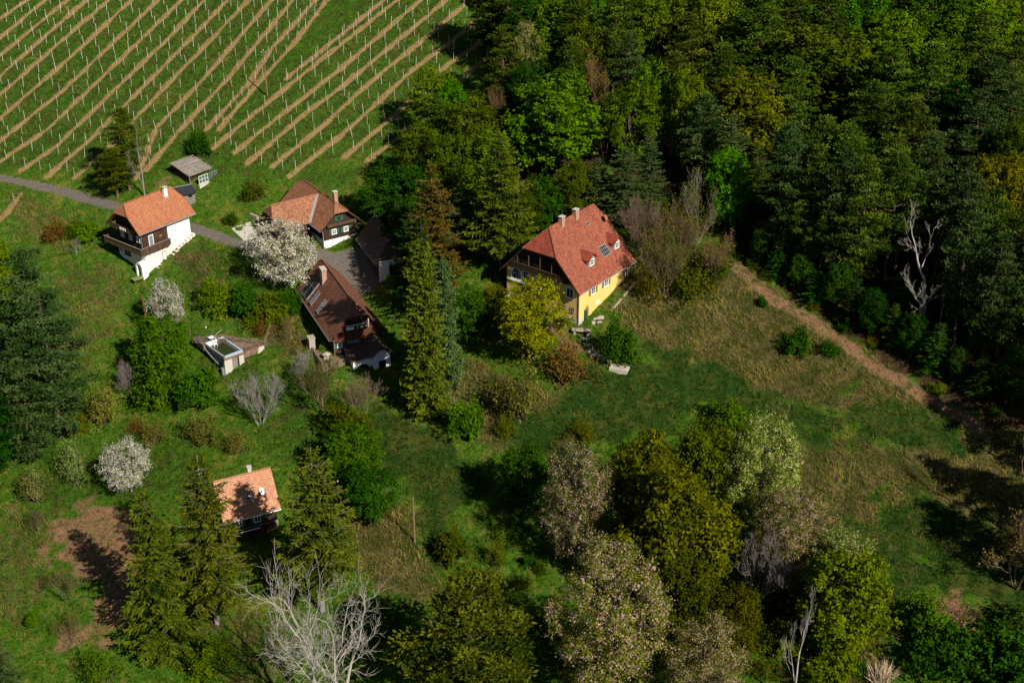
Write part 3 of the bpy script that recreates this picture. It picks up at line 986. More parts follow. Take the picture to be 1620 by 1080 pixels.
# ------------------------------------------------------------------ white house with the wooden balcony
def white_house():
    He = 8.8
    r, hh = house_root('white', 'white_house', 'white plastered house with orange tiled roof and brown wooden balcony beside the vineyard road', 'house', He)
    L, W, Hr = 13.04, 9.38, 4.55
    roof = gable_roof(r, L, W, Hr, He, 1.01, 1.51, 2.65, 2.0, M_TILE_ORANGE)
    zf = He - 3.75
    m = MB()
    m.box((1.3, 12.1), (0.9, 8.5), (-3.0, zf))
    m.build('wall', M_CREAM, r)
    gable_walls(r, (1.35, 6.9), (0.95, 8.45), zf + 0.003, He, Hr, W, 2.3, M_WOOD_MID, name='timber_wall')
    gable_walls(r, (6.9, 12.1), (0.9, 8.5), zf + 0.003, He, Hr, W, 1.7, M_WHITE, name='upper_wall')
    m = MB()
    m.box((6.9, 7.55), (0.87, 0.9), (zf - 0.4, zf + 1.0))
    m.build('plaster_edge', M_WHITE, r)
    # dark boarding of the gable front
    sl = 2 * Hr / W
    m = MB()
    P = [(1.0, zf + 0.05), (8.4, zf + 0.05), (8.4, He - 0.1), (W - 2.6, He + 2.0), (2.6, He + 2.0), (1.0, He - 0.1)]
    m.slab([np.array((1.33, a, b)) for a, b in P][::-1], 0, (-0.06, 0, 0))
    m.build('gable_boarding', M_WOOD_DARK, r)
    # balcony wraps gable and long side
    b = MB()
    zfl = zf - 0.1
    b.box((-0.2, 1.26), (-0.2, 10.6), (zfl - 0.15, zfl))
    b.box((1.26, 6.6), (-0.2, 0.88), (zfl - 0.15, zfl))
    for k in range(8):
        yy = 0.3 + k * 1.4
        b.box((-0.1, 1.27), (yy - 0.09, yy + 0.09), (zfl - 0.38, zfl - 0.152))
    for k in range(6):
        xx = 1.2 + k * 1.0
        b.box((xx - 0.09, xx + 0.09), (-0.1, 0.88), (zfl - 0.38, zfl - 0.152))
    ba = b.build('balcony', M_WOOD_BAL, r)
    rl = MB()
    n = 46
    for k in range(n):
        yy = -0.2 + 10.8 * (k + 0.5) / n
        rl.box((-0.19, -0.14), (yy - 0.105, yy + 0.105), (zfl, zfl + 1.02))
    n = 28
    for k in range(n):
        xx = -0.12 + 6.7 * (k + 0.5) / n
        rl.box((xx - 0.105, xx + 0.105), (-0.19, -0.14), (zfl, zfl + 1.02))
    for k in range(5):
        yy = 10.5
        xx = -0.1 + 1.3 * (k + 0.5) / 5
        rl.box((xx - 0.11, xx + 0.11), (yy, yy + 0.05), (zfl, zfl + 1.02))
    rl.build('railing', M_WOOD_BAL, ba)
    hr = MB()
    hr.box((-0.27, -0.06), (-0.27, 10.62), (zfl + 1.03, zfl + 1.11))
    hr.box((-0.06, 6.6), (-0.27, -0.06), (zfl + 1.03, zfl + 1.11))
    hr.box((6.48, 6.6), (-0.2, 0.9), (zfl, zfl + 1.02))
    hr.build('handrail', M_WOOD_GREY, ba)
    # upper gable balcony with flower boxes
    u = MB()
    u.box((0.25, 1.27), (1.6, 9.0), (He - 0.75, He - 0.62))
    ub = u.build('gable_balcony', M_WOOD_DARK, r)
    ur = MB()
    for k in range(26):
        yy = 1.6 + 7.4 * (k + 0.5) / 26
        ur.box((0.25, 0.31), (yy - 0.12, yy + 0.12), (He - 0.62, He + 0.22))
    ur.box((0.2, 0.36), (1.6, 9.0), (He + 0.23, He + 0.31))
    ur.build('railing', M_WOOD_BAL, ub)
    for k, yy in enumerate((5.7, 5.25, 4.8, 4.3)):
        q = MB()
        hgt = 0.42 if k % 2 == 0 else 0.34
        q.box((0.15, 0.245), (yy - 0.13, yy + 0.13), (He - 0.35, He - 0.35 + hgt))
        q.box((0.17, 0.245), (yy - 0.07, yy + 0.07), (He - 0.5, He - 0.352))
        q.build('carved_board', M_CREAM, ub)
    for yy in (6.7, 4.4, 2.2):
        window(r, (1.26, yy, He - 1.85), Y, Z, -X, 0.9, 1.25, (1, 1), fw=0.12)
    window(r, (1.29, 6.0, He - 5.4), Y, Z, -X, 1.7, 1.4, (1, 0), fw=0.08, frame=M_WOOD_DARK)
    window(r, (1.29, 9.0 - 1.2, He - 5.4), Y, Z, -X, 0.8, 0.9, (1, 0), fw=0.1)
    d = window(r, (3.1, 0.93, He - 2.35), X, Z, -Y, 1.05, 2.25, (0, 0), fw=0.12, glass=M_SKYGLASS, name='balcony_door')
    m = MB()
    for q in range(8):
        an = 2 * math.pi * q / 8
        m.box((5.3 + 0.25 * math.cos(an) - 0.1, 5.3 + 0.25 * math.cos(an) + 0.1), (0.86 + 0.003 * q, 0.94), (He - 2.1 + 0.14 * math.sin(an) - 0.07, He - 2.1 + 0.14 * math.sin(an) + 0.07))
    m.build('wall_ornament', M_SHUT, r)
    window(r, (5.6, 0.89, He - 6.1), X, Z, -Y, 0.95, 1.7, (0, 0), fw=0.1, glass=M_CREAM, frame=M_SHUT)
    # arched cellar porch at the corner
    m = MB()
    yc, wd, zt = 1.4, 1.9, He - 5.8
    zb = He - 9.3
    out = [(yc - wd / 2, zb), (yc - wd / 2, zt - wd / 2)] + [(yc - wd / 2 * math.cos(a), zt - wd / 2 + wd / 2 * math.sin(a)) for a in np.linspace(0, math.pi, 11)[1:-1]] + [(yc + wd / 2, zt - wd / 2), (yc + wd / 2, zb)]
    iw = wd - 0.7
    inn = [(yc - iw / 2, zb), (yc - iw / 2, zt - wd / 2)] + [(yc - iw / 2 * math.cos(a), zt - wd / 2 + iw / 2 * math.sin(a)) for a in np.linspace(0, math.pi, 11)[1:-1]] + [(yc + iw / 2, zt - wd / 2), (yc + iw / 2, zb)]
    for i in range(len(out) - 1):
        m.slab([np.array((0.0, *out[i])), np.array((0.0, *out[i + 1])), np.array((0.0, *inn[i + 1])), np.array((0.0, *inn[i]))], 0, (1.29, 0, 0))
    po = m.build('cellar_porch', M_WHITE, r)
    plank_door(r, (1.1, yc, He - 7.55), Y, Z, -X, 1.05, 2.0, M_METAL)
    c = chimney(roof, 9.5, 3.75, He + 3.0, He + 5.15, 0.75, 0.65, M_CREAM)
    gutter(r, (0, -0.06, He - 0.1), (L, -0.06, He - 0.1), 0.09, M_METAL, [(0.05, -0.06, He - 0.12), (0.9, 0.75, He - 0.6), (0.9, 0.75, zf)])
    m = MB()
    m.tube([(8.6, 0.82, zf + 0.9), (6.2, 0.82, He - 7.6)], 0.035, 5)
    m.tube([(9.0, 0.82, zf + 0.9), (6.6, 0.82, He - 7.6)], 0.035, 5)
    m.build('wall_pipe', M_GREYPL, r)
    # rubble steps along the sunlit wall
    st = MB()
    rng = np.random.default_rng(3)
    for k in range(15):
        a = 2.2 + k * 0.68
        z = He - 8.75 + (a - 2.2) * 0.50
        st.box((a, a + 0.45 + 0.2 * rng.random()), (0.2 - 0.35 * rng.random(), 0.895), (z - 1.0, z + 0.1 + 0.18 * rng.random()))
    st.build('stone_step', M_CREAM, r)
    # antenna pole behind roof
white_house()

# ------------------------------------------------------------------ brown house with the wing
def brown_house():
    He = 3.5
    r, hh = house_root('brown', 'brown_timber_house', 'dark timber house with weathered red roof, side wing and green shutters behind the blossoming tree', 'house', He)
    L, W, Hr = 16.91, -8.73, 3.98
    roof = gable_roof(r, L, W, Hr, He, 2.15, 1.82, 2.71, 3.0, M_TILE_OLD)
    m = MB()
    m.box((0.8, L - 0.8), (-7.9, -1.0), (-3.0, He - 2.45))
    m.build('plinth', M_WHITE, r)
    gable_walls(r, (0.85, L - 0.8), (-1.05, -7.85), He - 2.447, He, Hr, W, 2.3, M_WOOD_DARK)
    for yy in (-3.1, -5.5):
        window(r, (0.82, yy, He - 1.05), -Y, Z, -X, 0.95, 1.0, (1, 1), shut=M_GREEN, fw=0.14)
    window(r, (0.82, -4.2, He + 1.35), -Y, Z, -X, 0.8, 0.95, (1, 0), shut=M_GREEN, frame=M_GREEN, fw=0.1)
    m = MB()
    m.box((0.25, 0.84), (-7.4, -1.6), (He + 0.15, He + 0.27))
    m.box((0.25, 0.33), (-7.4, -1.6), (He + 0.27, He + 0.75))
    m.build('gable_shelf', M_WOOD_BAL, r)
    chimney(roof, 3.2, -4.9, He + 2.8, He + 5.3, 0.75, 0.7)
    # wing towards the road side (+y), ridge perpendicular, half hip on its end
    a0, a1, wy = 4.3, 12.3, 6.3
    am = 0.5 * (a0 + a1)
    zr = 3.45
    hip, run = 1.75, 0.8
    S = lambda x, y, z: (x, y, z + He)
    ybk = -zr / (2 * Hr / abs(W))
    k = (am - a0) * hip / zr
    m = MB()
    lift = 0.05
    m.slab([S(a0, wy, lift), S(a0, -0.05, lift), S(am, ybk, zr + lift), S(am, wy - run, zr + lift), S(a0 + k, wy, hip + lift)][::1], 0.18)
    m.slab([S(a1, -0.05, lift), S(a1, wy, lift), S(a1 - k, wy, hip + lift), S(am, wy - run, zr + lift), S(am, ybk, zr + lift)][::1], 0.18)
    m.slab([S(a0 + k, wy, hip + lift), S(am, wy - run, zr + lift), S(a1 - k, wy, hip + lift)], 0.18)
    wr = m.build('wing_roof', M_TILE_OLD, r)
    q = MB()
    q.tube([S(am, ybk, zr + 0.1), S(am, wy - run, zr + 0.1)], 0.12, 6)
    q.build('ridge_tiles', M_TILE_ORANGE, wr)
    v = MB()
    nrm = np.array([0, 0, 0.14])
    A, B = np.array(S(a0, -0.02, 0.05)), np.array(S(am, ybk, zr + 0.05))
    e = norm(np.cross(B - A, Z)) * 0.3
    v.slab([A - e + nrm, A + e + nrm, B + e + nrm, B - e + nrm], 0, (0, 0, -0.06))
    v.build('valley_flashing', M_LEAD, wr)
    m = MB()
    P = [(a0 + 0.7, -3.0), (a1 - 0.7, -3.0), (a1 - 0.7, He + 0.2), (a1 - k - 0.3, He + hip - 0.35), (a0 + k + 0.3, He + hip - 0.35), (a0 + 0.7, He + 0.2)]
    m.slab([np.array((x, wy - 0.8, z)) for x, z in P][::-1], 0, (0, -5.6, 0))
    m.build('wing_wall', M_WOOD_DARK, r)
    plank_door(r, (am, wy - 0.79, He - 1.7), X, Z, Y, 2.6, 2.4, M_WOOD_BAL)
    window(r, (am, wy - 0.79, He + 0.6), X, Z, Y, 0.9, 0.9, (1, 1), fw=0.1)
    gutter(r, (0, 0.05, He - 0.1), (a0 - 0.1, 0.05, He - 0.1), 0.08, M_LEAD, [(0.3, 0.05, He - 0.12), (0.75, -0.85, He - 0.5), (0.75, -0.85, 0)])
brown_house()

# ------------------------------------------------------------------ dark house with solar panel and annex
def dark_house():
    He = 4.6
    r, hh = house_root('dark', 'dark_timber_house', 'dark timber house with brown tiled roof carrying a solar panel and brick chimney', 'house', He)
    L, W, Hr = 22.78, -10.75, 5.91
    roof = gable_roof(r, L, W, Hr, He, 2.37, 1.2, 3.76, 5.0, M_TILE_DARK, M_TILE_OLD)
    gable_walls(r, (1.0, L - 0.8), (-1.2, -9.6), -3.0, He, Hr, W, 3.4, M_WOOD_RED)
    m = MB()
    m.box((0.95, 1.0), (-9.6, -1.2), (-2.5, He - 2.9))
    m.build('sill_board', M_WOOD_DARK, r)
    window(r, (0.99, -2.1, He - 1.9), -Y, Z, -X, 0.95, 1.05, (1, 1), shut=M_GREEN, fw=0.15)
    u = MB()
    u.box((0.2, 0.98), (-7.6, -3.3), (He + 1.05, He + 1.17))
    ub = u.build('gable_balcony', M_WOOD_DARK, r)
    q = MB()
    q.box((0.18, 0.26), (-7.6, -3.3), (He + 1.95, He + 2.06))
    for yy in (-3.4, -5.4, -7.5):
        q.box((0.18, 0.26), (yy - 0.06, yy + 0.06), (He + 1.17, He + 1.95 + (0.9 if yy == -7.5 else 0.0)))
    q.box((0.16, 0.30), (-4.75, -3.45), (He + 1.2, He + 1.7))
    q.box((0.16, 0.30), (-6.6, -5.9), (He + 1.2, He + 1.6))
    q.box((0.16, 0.30), (-7.4, -6.9), (He + 1.2, He + 1.55))
    q.build('railing', M_CREAM, ub)
    m = MB()
    m.box((0.965, 0.99), (-7.2, -3.9), (He + 1.2, He + 2.6))
    m.build('opening', M_DARK, r)
    # solar panel, skylights
    sl = 2 * Hr / abs(W)
    V_ = norm(np.array([0, -1, sl]))
    N_ = norm(np.array([0, sl, 1.0]))
    O = np.array([18.3, -2.1, He + 2.1 * sl]) + N_ * 0.05
    m = MB()
    m.box((-2.0, 2.0), (-2.3, 2.4), (-0.03, 0.10), O, X, V_, N_)
    pn = m.build('solar_panel', M_SOLAR, r)
    m = MB()
    for v in (-2.36, 2.4):
        m.box((-2.06, 2.06), (v, v + 0.06), (-0.04, 0.12), O, X, V_, N_)
    for u_ in (-2.06, -0.03, 2.0):
        m.box((u_, u_ + 0.06), (-2.3, 2.4), (-0.04, 0.12), O, X, V_, N_)
    m.box((-2.0, 2.0), (0.1, 0.16), (-0.04, 0.115), O, X, V_, N_)
    m.build('panel_frame', M_LEAD, pn)
    for a, b in ((14.15, -1.6), (10.1, -1.7)):
        skylight(r, L, W, Hr, He, a, b, 1.15, 2.9, bars=(0, 1), fr=M_METAL)
    chimney(roof, 15.9, -3.9, He + 3.2, He + 6.5, 1.6, 0.9, M_BRICK)
    m = MB()
    m.box((17.0, 19.2), (-4.9, -4.1), (He + 4.5, He + 5.75))
    m.build('ridge_hatch', M_TILE_OLD, roof)
    gutter(r, (0, 0.06, He - 0.1), (L, 0.06, He - 0.1), 0.09, M_METAL, [(0.1, 0.06, He - 0.12), (0.9, -1.05, He - 0.7), (0.9, -1.05, 0)])
    # terrace with stone pillar, wall and stone table
    m = MB()
    m.box((-1.6, 8.5), (-1.0, 2.0), (-4.0, He - 3.9))
    m.box((-1.6, 0.95), (-4.3, -1.0), (-4.0, He - 3.9))
    te = m.build('terrace', M_STONE_BROWN, r)
    m = MB()
    m.box((-1.85, -1.45), (-4.3, 2.2), (-4.0, He - 3.35))
    m.box((-1.45, 8.5), (1.8, 2.2), (-4.0, He - 3.35))
    m.build('parapet', M_STONE_BROWN, te)
    m = MB()
    m.box((4.9, 6.3), (1.4, 2.5), (-4.0, He - 1.7))
    m.box((4.8, 6.4), (1.3, 2.6), (He - 1.7, He - 1.55))
    m.build('pillar', M_STONE, te)
    # annex: arched porch with its own tiled roof
    za = He - 2.1
    zb = He - 5.6
    y0, y1 = -6.5, -9.6
    x0 = -5.2
    m = MB()
    ym = 0.5 * (y0 + y1)
    hh_ = 1.9
    m.slab([(x0 - 0.5, y0 + 0.6, za), (0.94, y0 + 0.6, za), (0.94, ym, za + hh_), (x0 - 0.1, ym, za + hh_), (x0 - 0.5, ym + 0.7, za + hh_ * 0.62)][::-1], 0.14)
    m.slab([(x0 - 0.5, y1 - 0.6, za), (x0 - 0.5, ym - 0.7, za + hh_ * 0.62), (x0 - 0.1, ym, za + hh_), (0.94, ym, za + hh_), (0.94, y1 - 0.6, za)][::-1], 0.14)
    m.slab([(-4.3, -2.6, za - 0.9), (0.94, -2.6, za - 0.2), (0.94, y0 + 0.4, za + 0.55), (-4.3, y0 + 0.4, za + 0.05)][::-1], 0.14)
    m.build('porch_roof', M_TILE_SHED, r)
    m = MB()
    m.box((x0, 0.94), (y1, y0), (-4.0, za + 0.15))
    m.slab([(x0, y1, za + 0.16), (x0, y0, za + 0.16), (x0, ym + 0.45, za + 0.85), (x0, ym - 0.45, za + 0.85)], 0, (0.3, 0, 0))
    m.box((-3.9, 0.94), (y0 + 0.01, -3.0), (-4.0, za - 1.05))
    m.build('porch_wall', M_WHITE, r)
    plank_door(r, (x0 - 0.02, ym, zb + 1.25), -Y, Z, -X, 1.35, 2.3, M_WOOD_DARK)
    m = MB()
    rr = 1.15
    pts = [(-4.75 - rr, zb - 0.6), (-4.75 + rr, zb - 0.6), (-4.75 + rr, zb + 0.9)] + [(-4.75 + rr * math.cos(a), zb + 0.9 + 0.75 * math.sin(a)) for a in np.linspace(0, math.pi, 9)[1:]]
    m.slab([np.array((-3.93, a, b)) for a, b in pts], 0, (-0.02, 0, 0))
    m.build('archway', M_DARK, r)
    m = MB()
    m.box((x0 - 1.6, x0 - 0.02), (y1 - 0.2, y0 + 0.2), (-4.0, zb + 0.12))
    m.build('porch_step', M_CONC, r)
    m = MB()
    m.box((-0.2, 0.94), (-5.6, -3.4), (za + 0.75, za + 0.85))
    m.build('flat_roof', M_METAL, r)
dark_house()

# ------------------------------------------------------------------ lower house between the spruces
def low_house():
    He = 4.2
    r, hh = house_root('low', 'low_house', 'small house with a pale orange tiled roof and two roof windows between tall spruces', 'house', He)
    L, W, Hr = 10.75, 9.7, 6.07
    roof = gable_roof(r, L, W, Hr, He, 0.0, 0.0, Hr - 0.01, Hr - 0.01, M_TILE_PALE)
    gable_walls(r, (0.7, L - 0.7), (0.9, W - 0.9), -3.0, He, Hr, W, Hr - 0.5, M_WOOD_DARK)
    m = MB()
    m.box((0.6, L - 0.6), (0.8, W - 0.8), (-3.0, He - 2.8))
    m.build('plinth', M_STONE, r)
    skylight(r, L, W, Hr, He, 5.5, 2.35, 0.95, 1.5, bars=(0, 0), glass=M_GLASS, fr=M_LEAD)
    skylight(r, L, W, Hr, He, 8.1, 2.45, 0.95, 1.5, bars=(0, 0), fr=M_LEAD)
    chimney(roof, 6.9, 5.35, He + 5.0, He + 6.9, 0.7, 0.6, M_GREYPL)
    gutter(r, (0, -0.07, He - 0.1), (L, -0.07, He - 0.1), 0.1, M_FRAME)
    b = MB()
    b.box((0.7, 9.5), (-1.5, 0.88), (He - 3.0, He - 2.85))
    for a in (0.9, 5.0, 9.3):
        b.box((a - 0.08, a + 0.08), (-1.45, -1.29), (-3.0, He - 3.0))
    ba = b.build('balcony', M_WOOD_DARK, r)
    q = MB()
    q.box((0.7, 9.5), (-1.6, -1.42), (He - 1.9, He - 1.8))
    for k in range(24):
        a = 0.8 + 8.6 * k / 23
        q.box((a - 0.03, a + 0.03), (-1.53, -1.47), (He - 2.85, He - 1.9))
    q.build('railing', M_WOOD_DARK, ba)
    q = MB()
    q.box((0.7, 6.2), (-1.62, -1.40), (He - 1.797, He - 1.74))
    q.build('handrail', M_FRAME, ba)
    for a in (3.0, 6.4):
        window(r, (a, 0.89, He - 1.5), X, Z, -Y, 1.2, 1.3, (1, 0), shut=M_GREEN, fw=0.12)
low_house()

# ------------------------------------------------------------------ barn in the shade
def barn():
    He = 3.4
    r, hh = house_root('barn', 'barn', 'brown roofed barn with a white gable wall standing in deep shade beside the spruces', 'barn', He)
    L, W, Hr = 12.5, -7.6, 4.4
    gable_roof(r, L, W, Hr, He, 2.6, 0.8, 0.9, 3.2, M_TILE_SHED)
    gable_walls(r, (0.8, L - 0.8), (-0.8, -6.8), -3.0, He, Hr, W, 0.75, M_WOOD_DARK)
    m = MB()
    m.box((0.7, 0.79), (-6.8, -0.8), (-3.0, He + 0.15))
    m.build('gable_wall', M_WHITE, r)
    plank_door(r, (0.68, -3.8, He - 2.1), -Y, Z, -X, 2.2, 2.6, M_WOOD_DARK)
    gutter(r, (0, 0.06, He - 0.1), (L, 0.06, He - 0.1), 0.08, M_LEAD)
barn()

# ------------------------------------------------------------------ plants: shapes
def leaf_cards(rng, C, size, nrm_bias, asp=0.62):
    """pointed leaf sprays: one diamond each, facing roughly along nrm_bias"""
    n = len(C)
    N = norm(rng.standard_normal((n, 3)) * 0.75 + nrm_bias)
    U = norm(np.cross(N, rng.standard_normal((n, 3))))
    V = np.cross(N, U)
    s = size * rng.uniform(0.65, 1.35, (n, 1))
    P = np.stack([C - U * s, C - V * s * asp + N * s * 0.12, C + U * s, C + V * s * asp + N * s * 0.12], 1)
    return P.reshape(-1, 3), np.arange(n * 4).reshape(n, 4)

def blade_cards(rng, C, U, wd, tip=1.0):
    """long thin cards from C along U (needle sprays, grass blades, twigs)"""
    n = len(C)
    S = norm(np.cross(U, rng.standard_normal((n, 3)))) * np.reshape(wd, (-1, 1))
    P = np.stack([C, C + U * 0.45 - S, C + U, C + U * 0.45 + S], 1)
    return P.reshape(-1, 3), np.arange(n * 4).reshape(n, 4)

class Tubes:
    def __init__(self):
        self.v, self.f, self.n = [], [], 0

    def add(self, pts, r0, r1, k=4):
        pts = np.asarray(pts, float)
        m = len(pts)
        t = norm(np.gradient(pts, axis=0))
        ref = np.where(np.abs(t[:, 2:3]) < 0.9, [[0, 0, 1.0]], [[1.0, 0, 0]])
        a = norm(np.cross(t, ref))
        b = np.cross(t, a)
        r = np.linspace(r0, r1, m)[:, None, None]
        an = np.linspace(0, 2 * math.pi, k, endpoint=False)
        ring = pts[:, None] + r * (np.cos(an)[None, :, None] * a[:, None] + np.sin(an)[None, :, None] * b[:, None])
        I = self.n + np.arange(m * k).reshape(m, k)
        J = np.roll(I, -1, 1)
        self.f.append(np.stack([I[:-1], J[:-1], J[1:], I[1:]], -1).reshape(-1, 4))
        self.v.append(ring.reshape(-1, 3))
        self.n += m * k

    def get(self):
        return np.concatenate(self.v), np.concatenate(self.f)

def wob_line(rng, a, b, n, amp):
    a, b = np.asarray(a, float), np.asarray(b, float)
    t = np.linspace(0, 1, n)[:, None]
    w = rng.standard_normal((n, 3)) * amp
    w[0] = 0
    w[-1] = 0
    return a + (b - a) * t + w

def finish(leafparts, tubes):
    V, F, T, k = [], [], [], 0
    for (v, f, t) in leafparts:
        V.append(v)
        F.append(f + k)
        T.append(t)
        k += len(v)
    leaf = (np.concatenate(V), np.concatenate(F), np.concatenate(T)) if V else None
    return leaf, tubes.get() if tubes and tubes.n else None

def clusters_to_leaves(rng, C, rad, per, size, flat, up, spread=0.22, out=None):
    n = len(C)
    P = rng.standard_normal((n, per, 3))
    P = norm(P) * rng.uniform(0.15, 1.0, (n, per, 1)) ** 0.5
    P[..., 2] *= flat
    rr = rad * rng.uniform(0.6, 1.3, (n, 1, 1))
    ns = max(2, per * 2 // 5)                      # leaves strung along shoots that reach out of the cluster
    sh = 4
    D = norm(rng.standard_normal((n, sh, 3)) * 0.8 + (0 if out is None else out[:, None] * 0.9) + np.array([0, 0, 0.25]))
    pick = rng.integers(0, sh, (n, ns))
    P[:, :ns] = np.take_along_axis(D, pick[..., None].repeat(3, 2), 1) * rng.uniform(0.5, 1.75, (n, ns, 1)) + rng.normal(0, 0.10, (n, ns, 3))
    L = C[:, None] + P * rr
    bias = np.array([0, 0, up]) + P * 0.5 + (0 if out is None else out[:, None] * 0.5)
    v, f = leaf_cards(rng, L.reshape(-1, 3), size, bias.reshape(-1, 3))
    tint = np.repeat(np.clip(rng.normal(0.5, spread, (n, 1)) + rng.normal(0, 0.16, (n, per)), 0, 1).ravel(), 4)
    return v, f, tint

def broadleaf(seed, H=13.0, R=5.0, zb=0.2, lobes=11, per_lobe=9, per=46, size=0.27, flat=0.5, up=0.7, crad=0.95, peak=0.62, blossom=0.0, trunk_r=0.24, sparse=1.0):
    rng = np.random.default_rng(seed)
    tb = Tubes()
    bend = rng.normal(0, 0.25, 2)
    top = np.array([bend[0], bend[1], H * 0.78])
    tr = wob_line(rng, (0, 0, -0.6), top, 7, 0.12)
    tb.add(tr, trunk_r * H / 12, trunk_r * 0.2, 6)
    C, O = [], []
    for i in range(lobes):
        u = (i + 0.5) / lobes
        zr = zb + (1 - zb) * (0.08 + 0.84 * u)
        zz = (zr - zb) / (1 - zb)
        prof = (math.sin(math.pi * min(1.0, max(0.02, zz * 0.5 / (1 - peak) if zz > peak else 0.5 * zz / peak)))) if zz < peak else math.cos(0.5 * math.pi * ((zz - peak) / (1 - peak)) ** 1.3)
        prof = max(0.12, prof)
        an = i * 2.39996 + rng.uniform(-0.4, 0.4)
        rad = R * prof * rng.uniform(0.42, 0.72)
        lc = np.array([rad * math.cos(an), rad * math.sin(an), H * zr * rng.uniform(0.95, 1.02)])
        lr = R * rng.uniform(0.30, 0.48) * (0.6 + 0.4 * prof)
        q = tr[min(6, max(2, int(6 * zr * 0.8)))]
        tb.add(wob_line(rng, q, lc, 5, 0.15), trunk_r * 0.32, 0.03, 4)
        n = max(3, int(per_lobe * (0.6 + 0.7 * prof)))
        d = norm(rng.standard_normal((n, 3)) + np.array([math.cos(an), math.sin(an), 0.5]) * 0.55)
        cc = lc + d * lr * rng.uniform(0.55, 1.15, (n, 1)) * np.array([1, 1, 0.8])
        for k in range(0, n, 2):
            tb.add(wob_line(rng, lc, cc[k], 3, 0.08), 0.04, 0.012, 3)
        C.append(cc)
        O.append(d)
    C, O = np.concatenate(C), np.concatenate(O)
    C[:, 2] = np.clip(C[:, 2], zb * H * 0.8, H - 0.3)
    parts = []
    if blossom > 0:
        pb = max(3, int(per * blossom))
        bl = clusters_to_leaves(rng, C, crad, pb, size * 0.95, flat, up, 0.15, O)
        lf = clusters_to_leaves(rng, C, crad, max(2, per - pb), size * 0.9, flat, up, 0.2, O)
        return finish([lf], tb) + (bl,)
    parts.append(clusters_to_leaves(rng, C, crad, int(per * sparse), size, flat, up, 0.22, O))
    return finish(parts, tb) + (None,)

def pine(seed, H=22.0, R=4.2, zb=0.36, whorls=15, per=70, size=0.42):
    rng = np.random.default_rng(seed)
    tb = Tubes()
    lean = rng.normal(0, 0.35, 2)
    tr = wob_line(rng, (0, 0, -0.6), (lean[0], lean[1], H * 0.985), 9, 0.1)
    tb.add(tr, 0.3, 0.05, 6)
    C, O = [], []
    for i in range(whorls):
        u = (i + rng.uniform(0, 0.6)) / whorls
        z = H * (zb + (1 - zb) * u)
        q = np.array([np.interp(z, tr[:, 2], tr[:, k]) for k in range(3)])
        prof = (min(1, 0.45 + u * 2.0)) * (1 - max(0, (u - 0.3) / 0.75) ** 1.6)
        nb = rng.integers(3, 6) if u < 0.85 else 3
        a0 = rng.uniform(0, 6.28)
        for b in range(nb):
            an = a0 + b * 6.28 / nb + rng.uniform(-0.4, 0.4)
            r = max(0.4, R * prof * rng.uniform(0.6, 1.1))
            d = np.array([math.cos(an), math.sin(an), rng.uniform(0.05, 0.45)])
            e = q + d * r
            tb.add(wob_line(rng, q, e, 4, 0.08), 0.07, 0.02, 3)
            for s in ((0.55, 0.98) if r > 1.6 else (0.85,)):
                C.append(q + d * r * s + rng.normal(0, 0.25, 3))
                O.append(d)
    C, O = np.array(C), np.array(O)
    n = len(C)
    P = norm(rng.standard_normal((n, per, 3)))
    P[..., 2] = np.abs(P[..., 2]) * 0.55 - 0.12
    rr = rng.uniform(0.75, 1.35, (n, 1, 1)) * R / 4.2
    base = C[:, None] + P * rr * rng.uniform(0.25, 1.0, (n, per, 1))
    dirs = norm(P * 0.9 + np.array([0, 0, 0.55]) + rng.standard_normal((n, per, 3)) * 0.45) * size * rng.uniform(0.7, 1.4, (n, per, 1))
    v, f = blade_cards(rng, base.reshape(-1, 3), dirs.reshape(-1, 3), np.full(n * per, 0.11))
    t = np.repeat(np.clip(rng.normal(0.5, 0.22, (n, 1)) + rng.normal(0, 0.15, (n, per)), 0, 1).ravel(), 4)
    return finish([(v, f, t)], tb) + (None,)

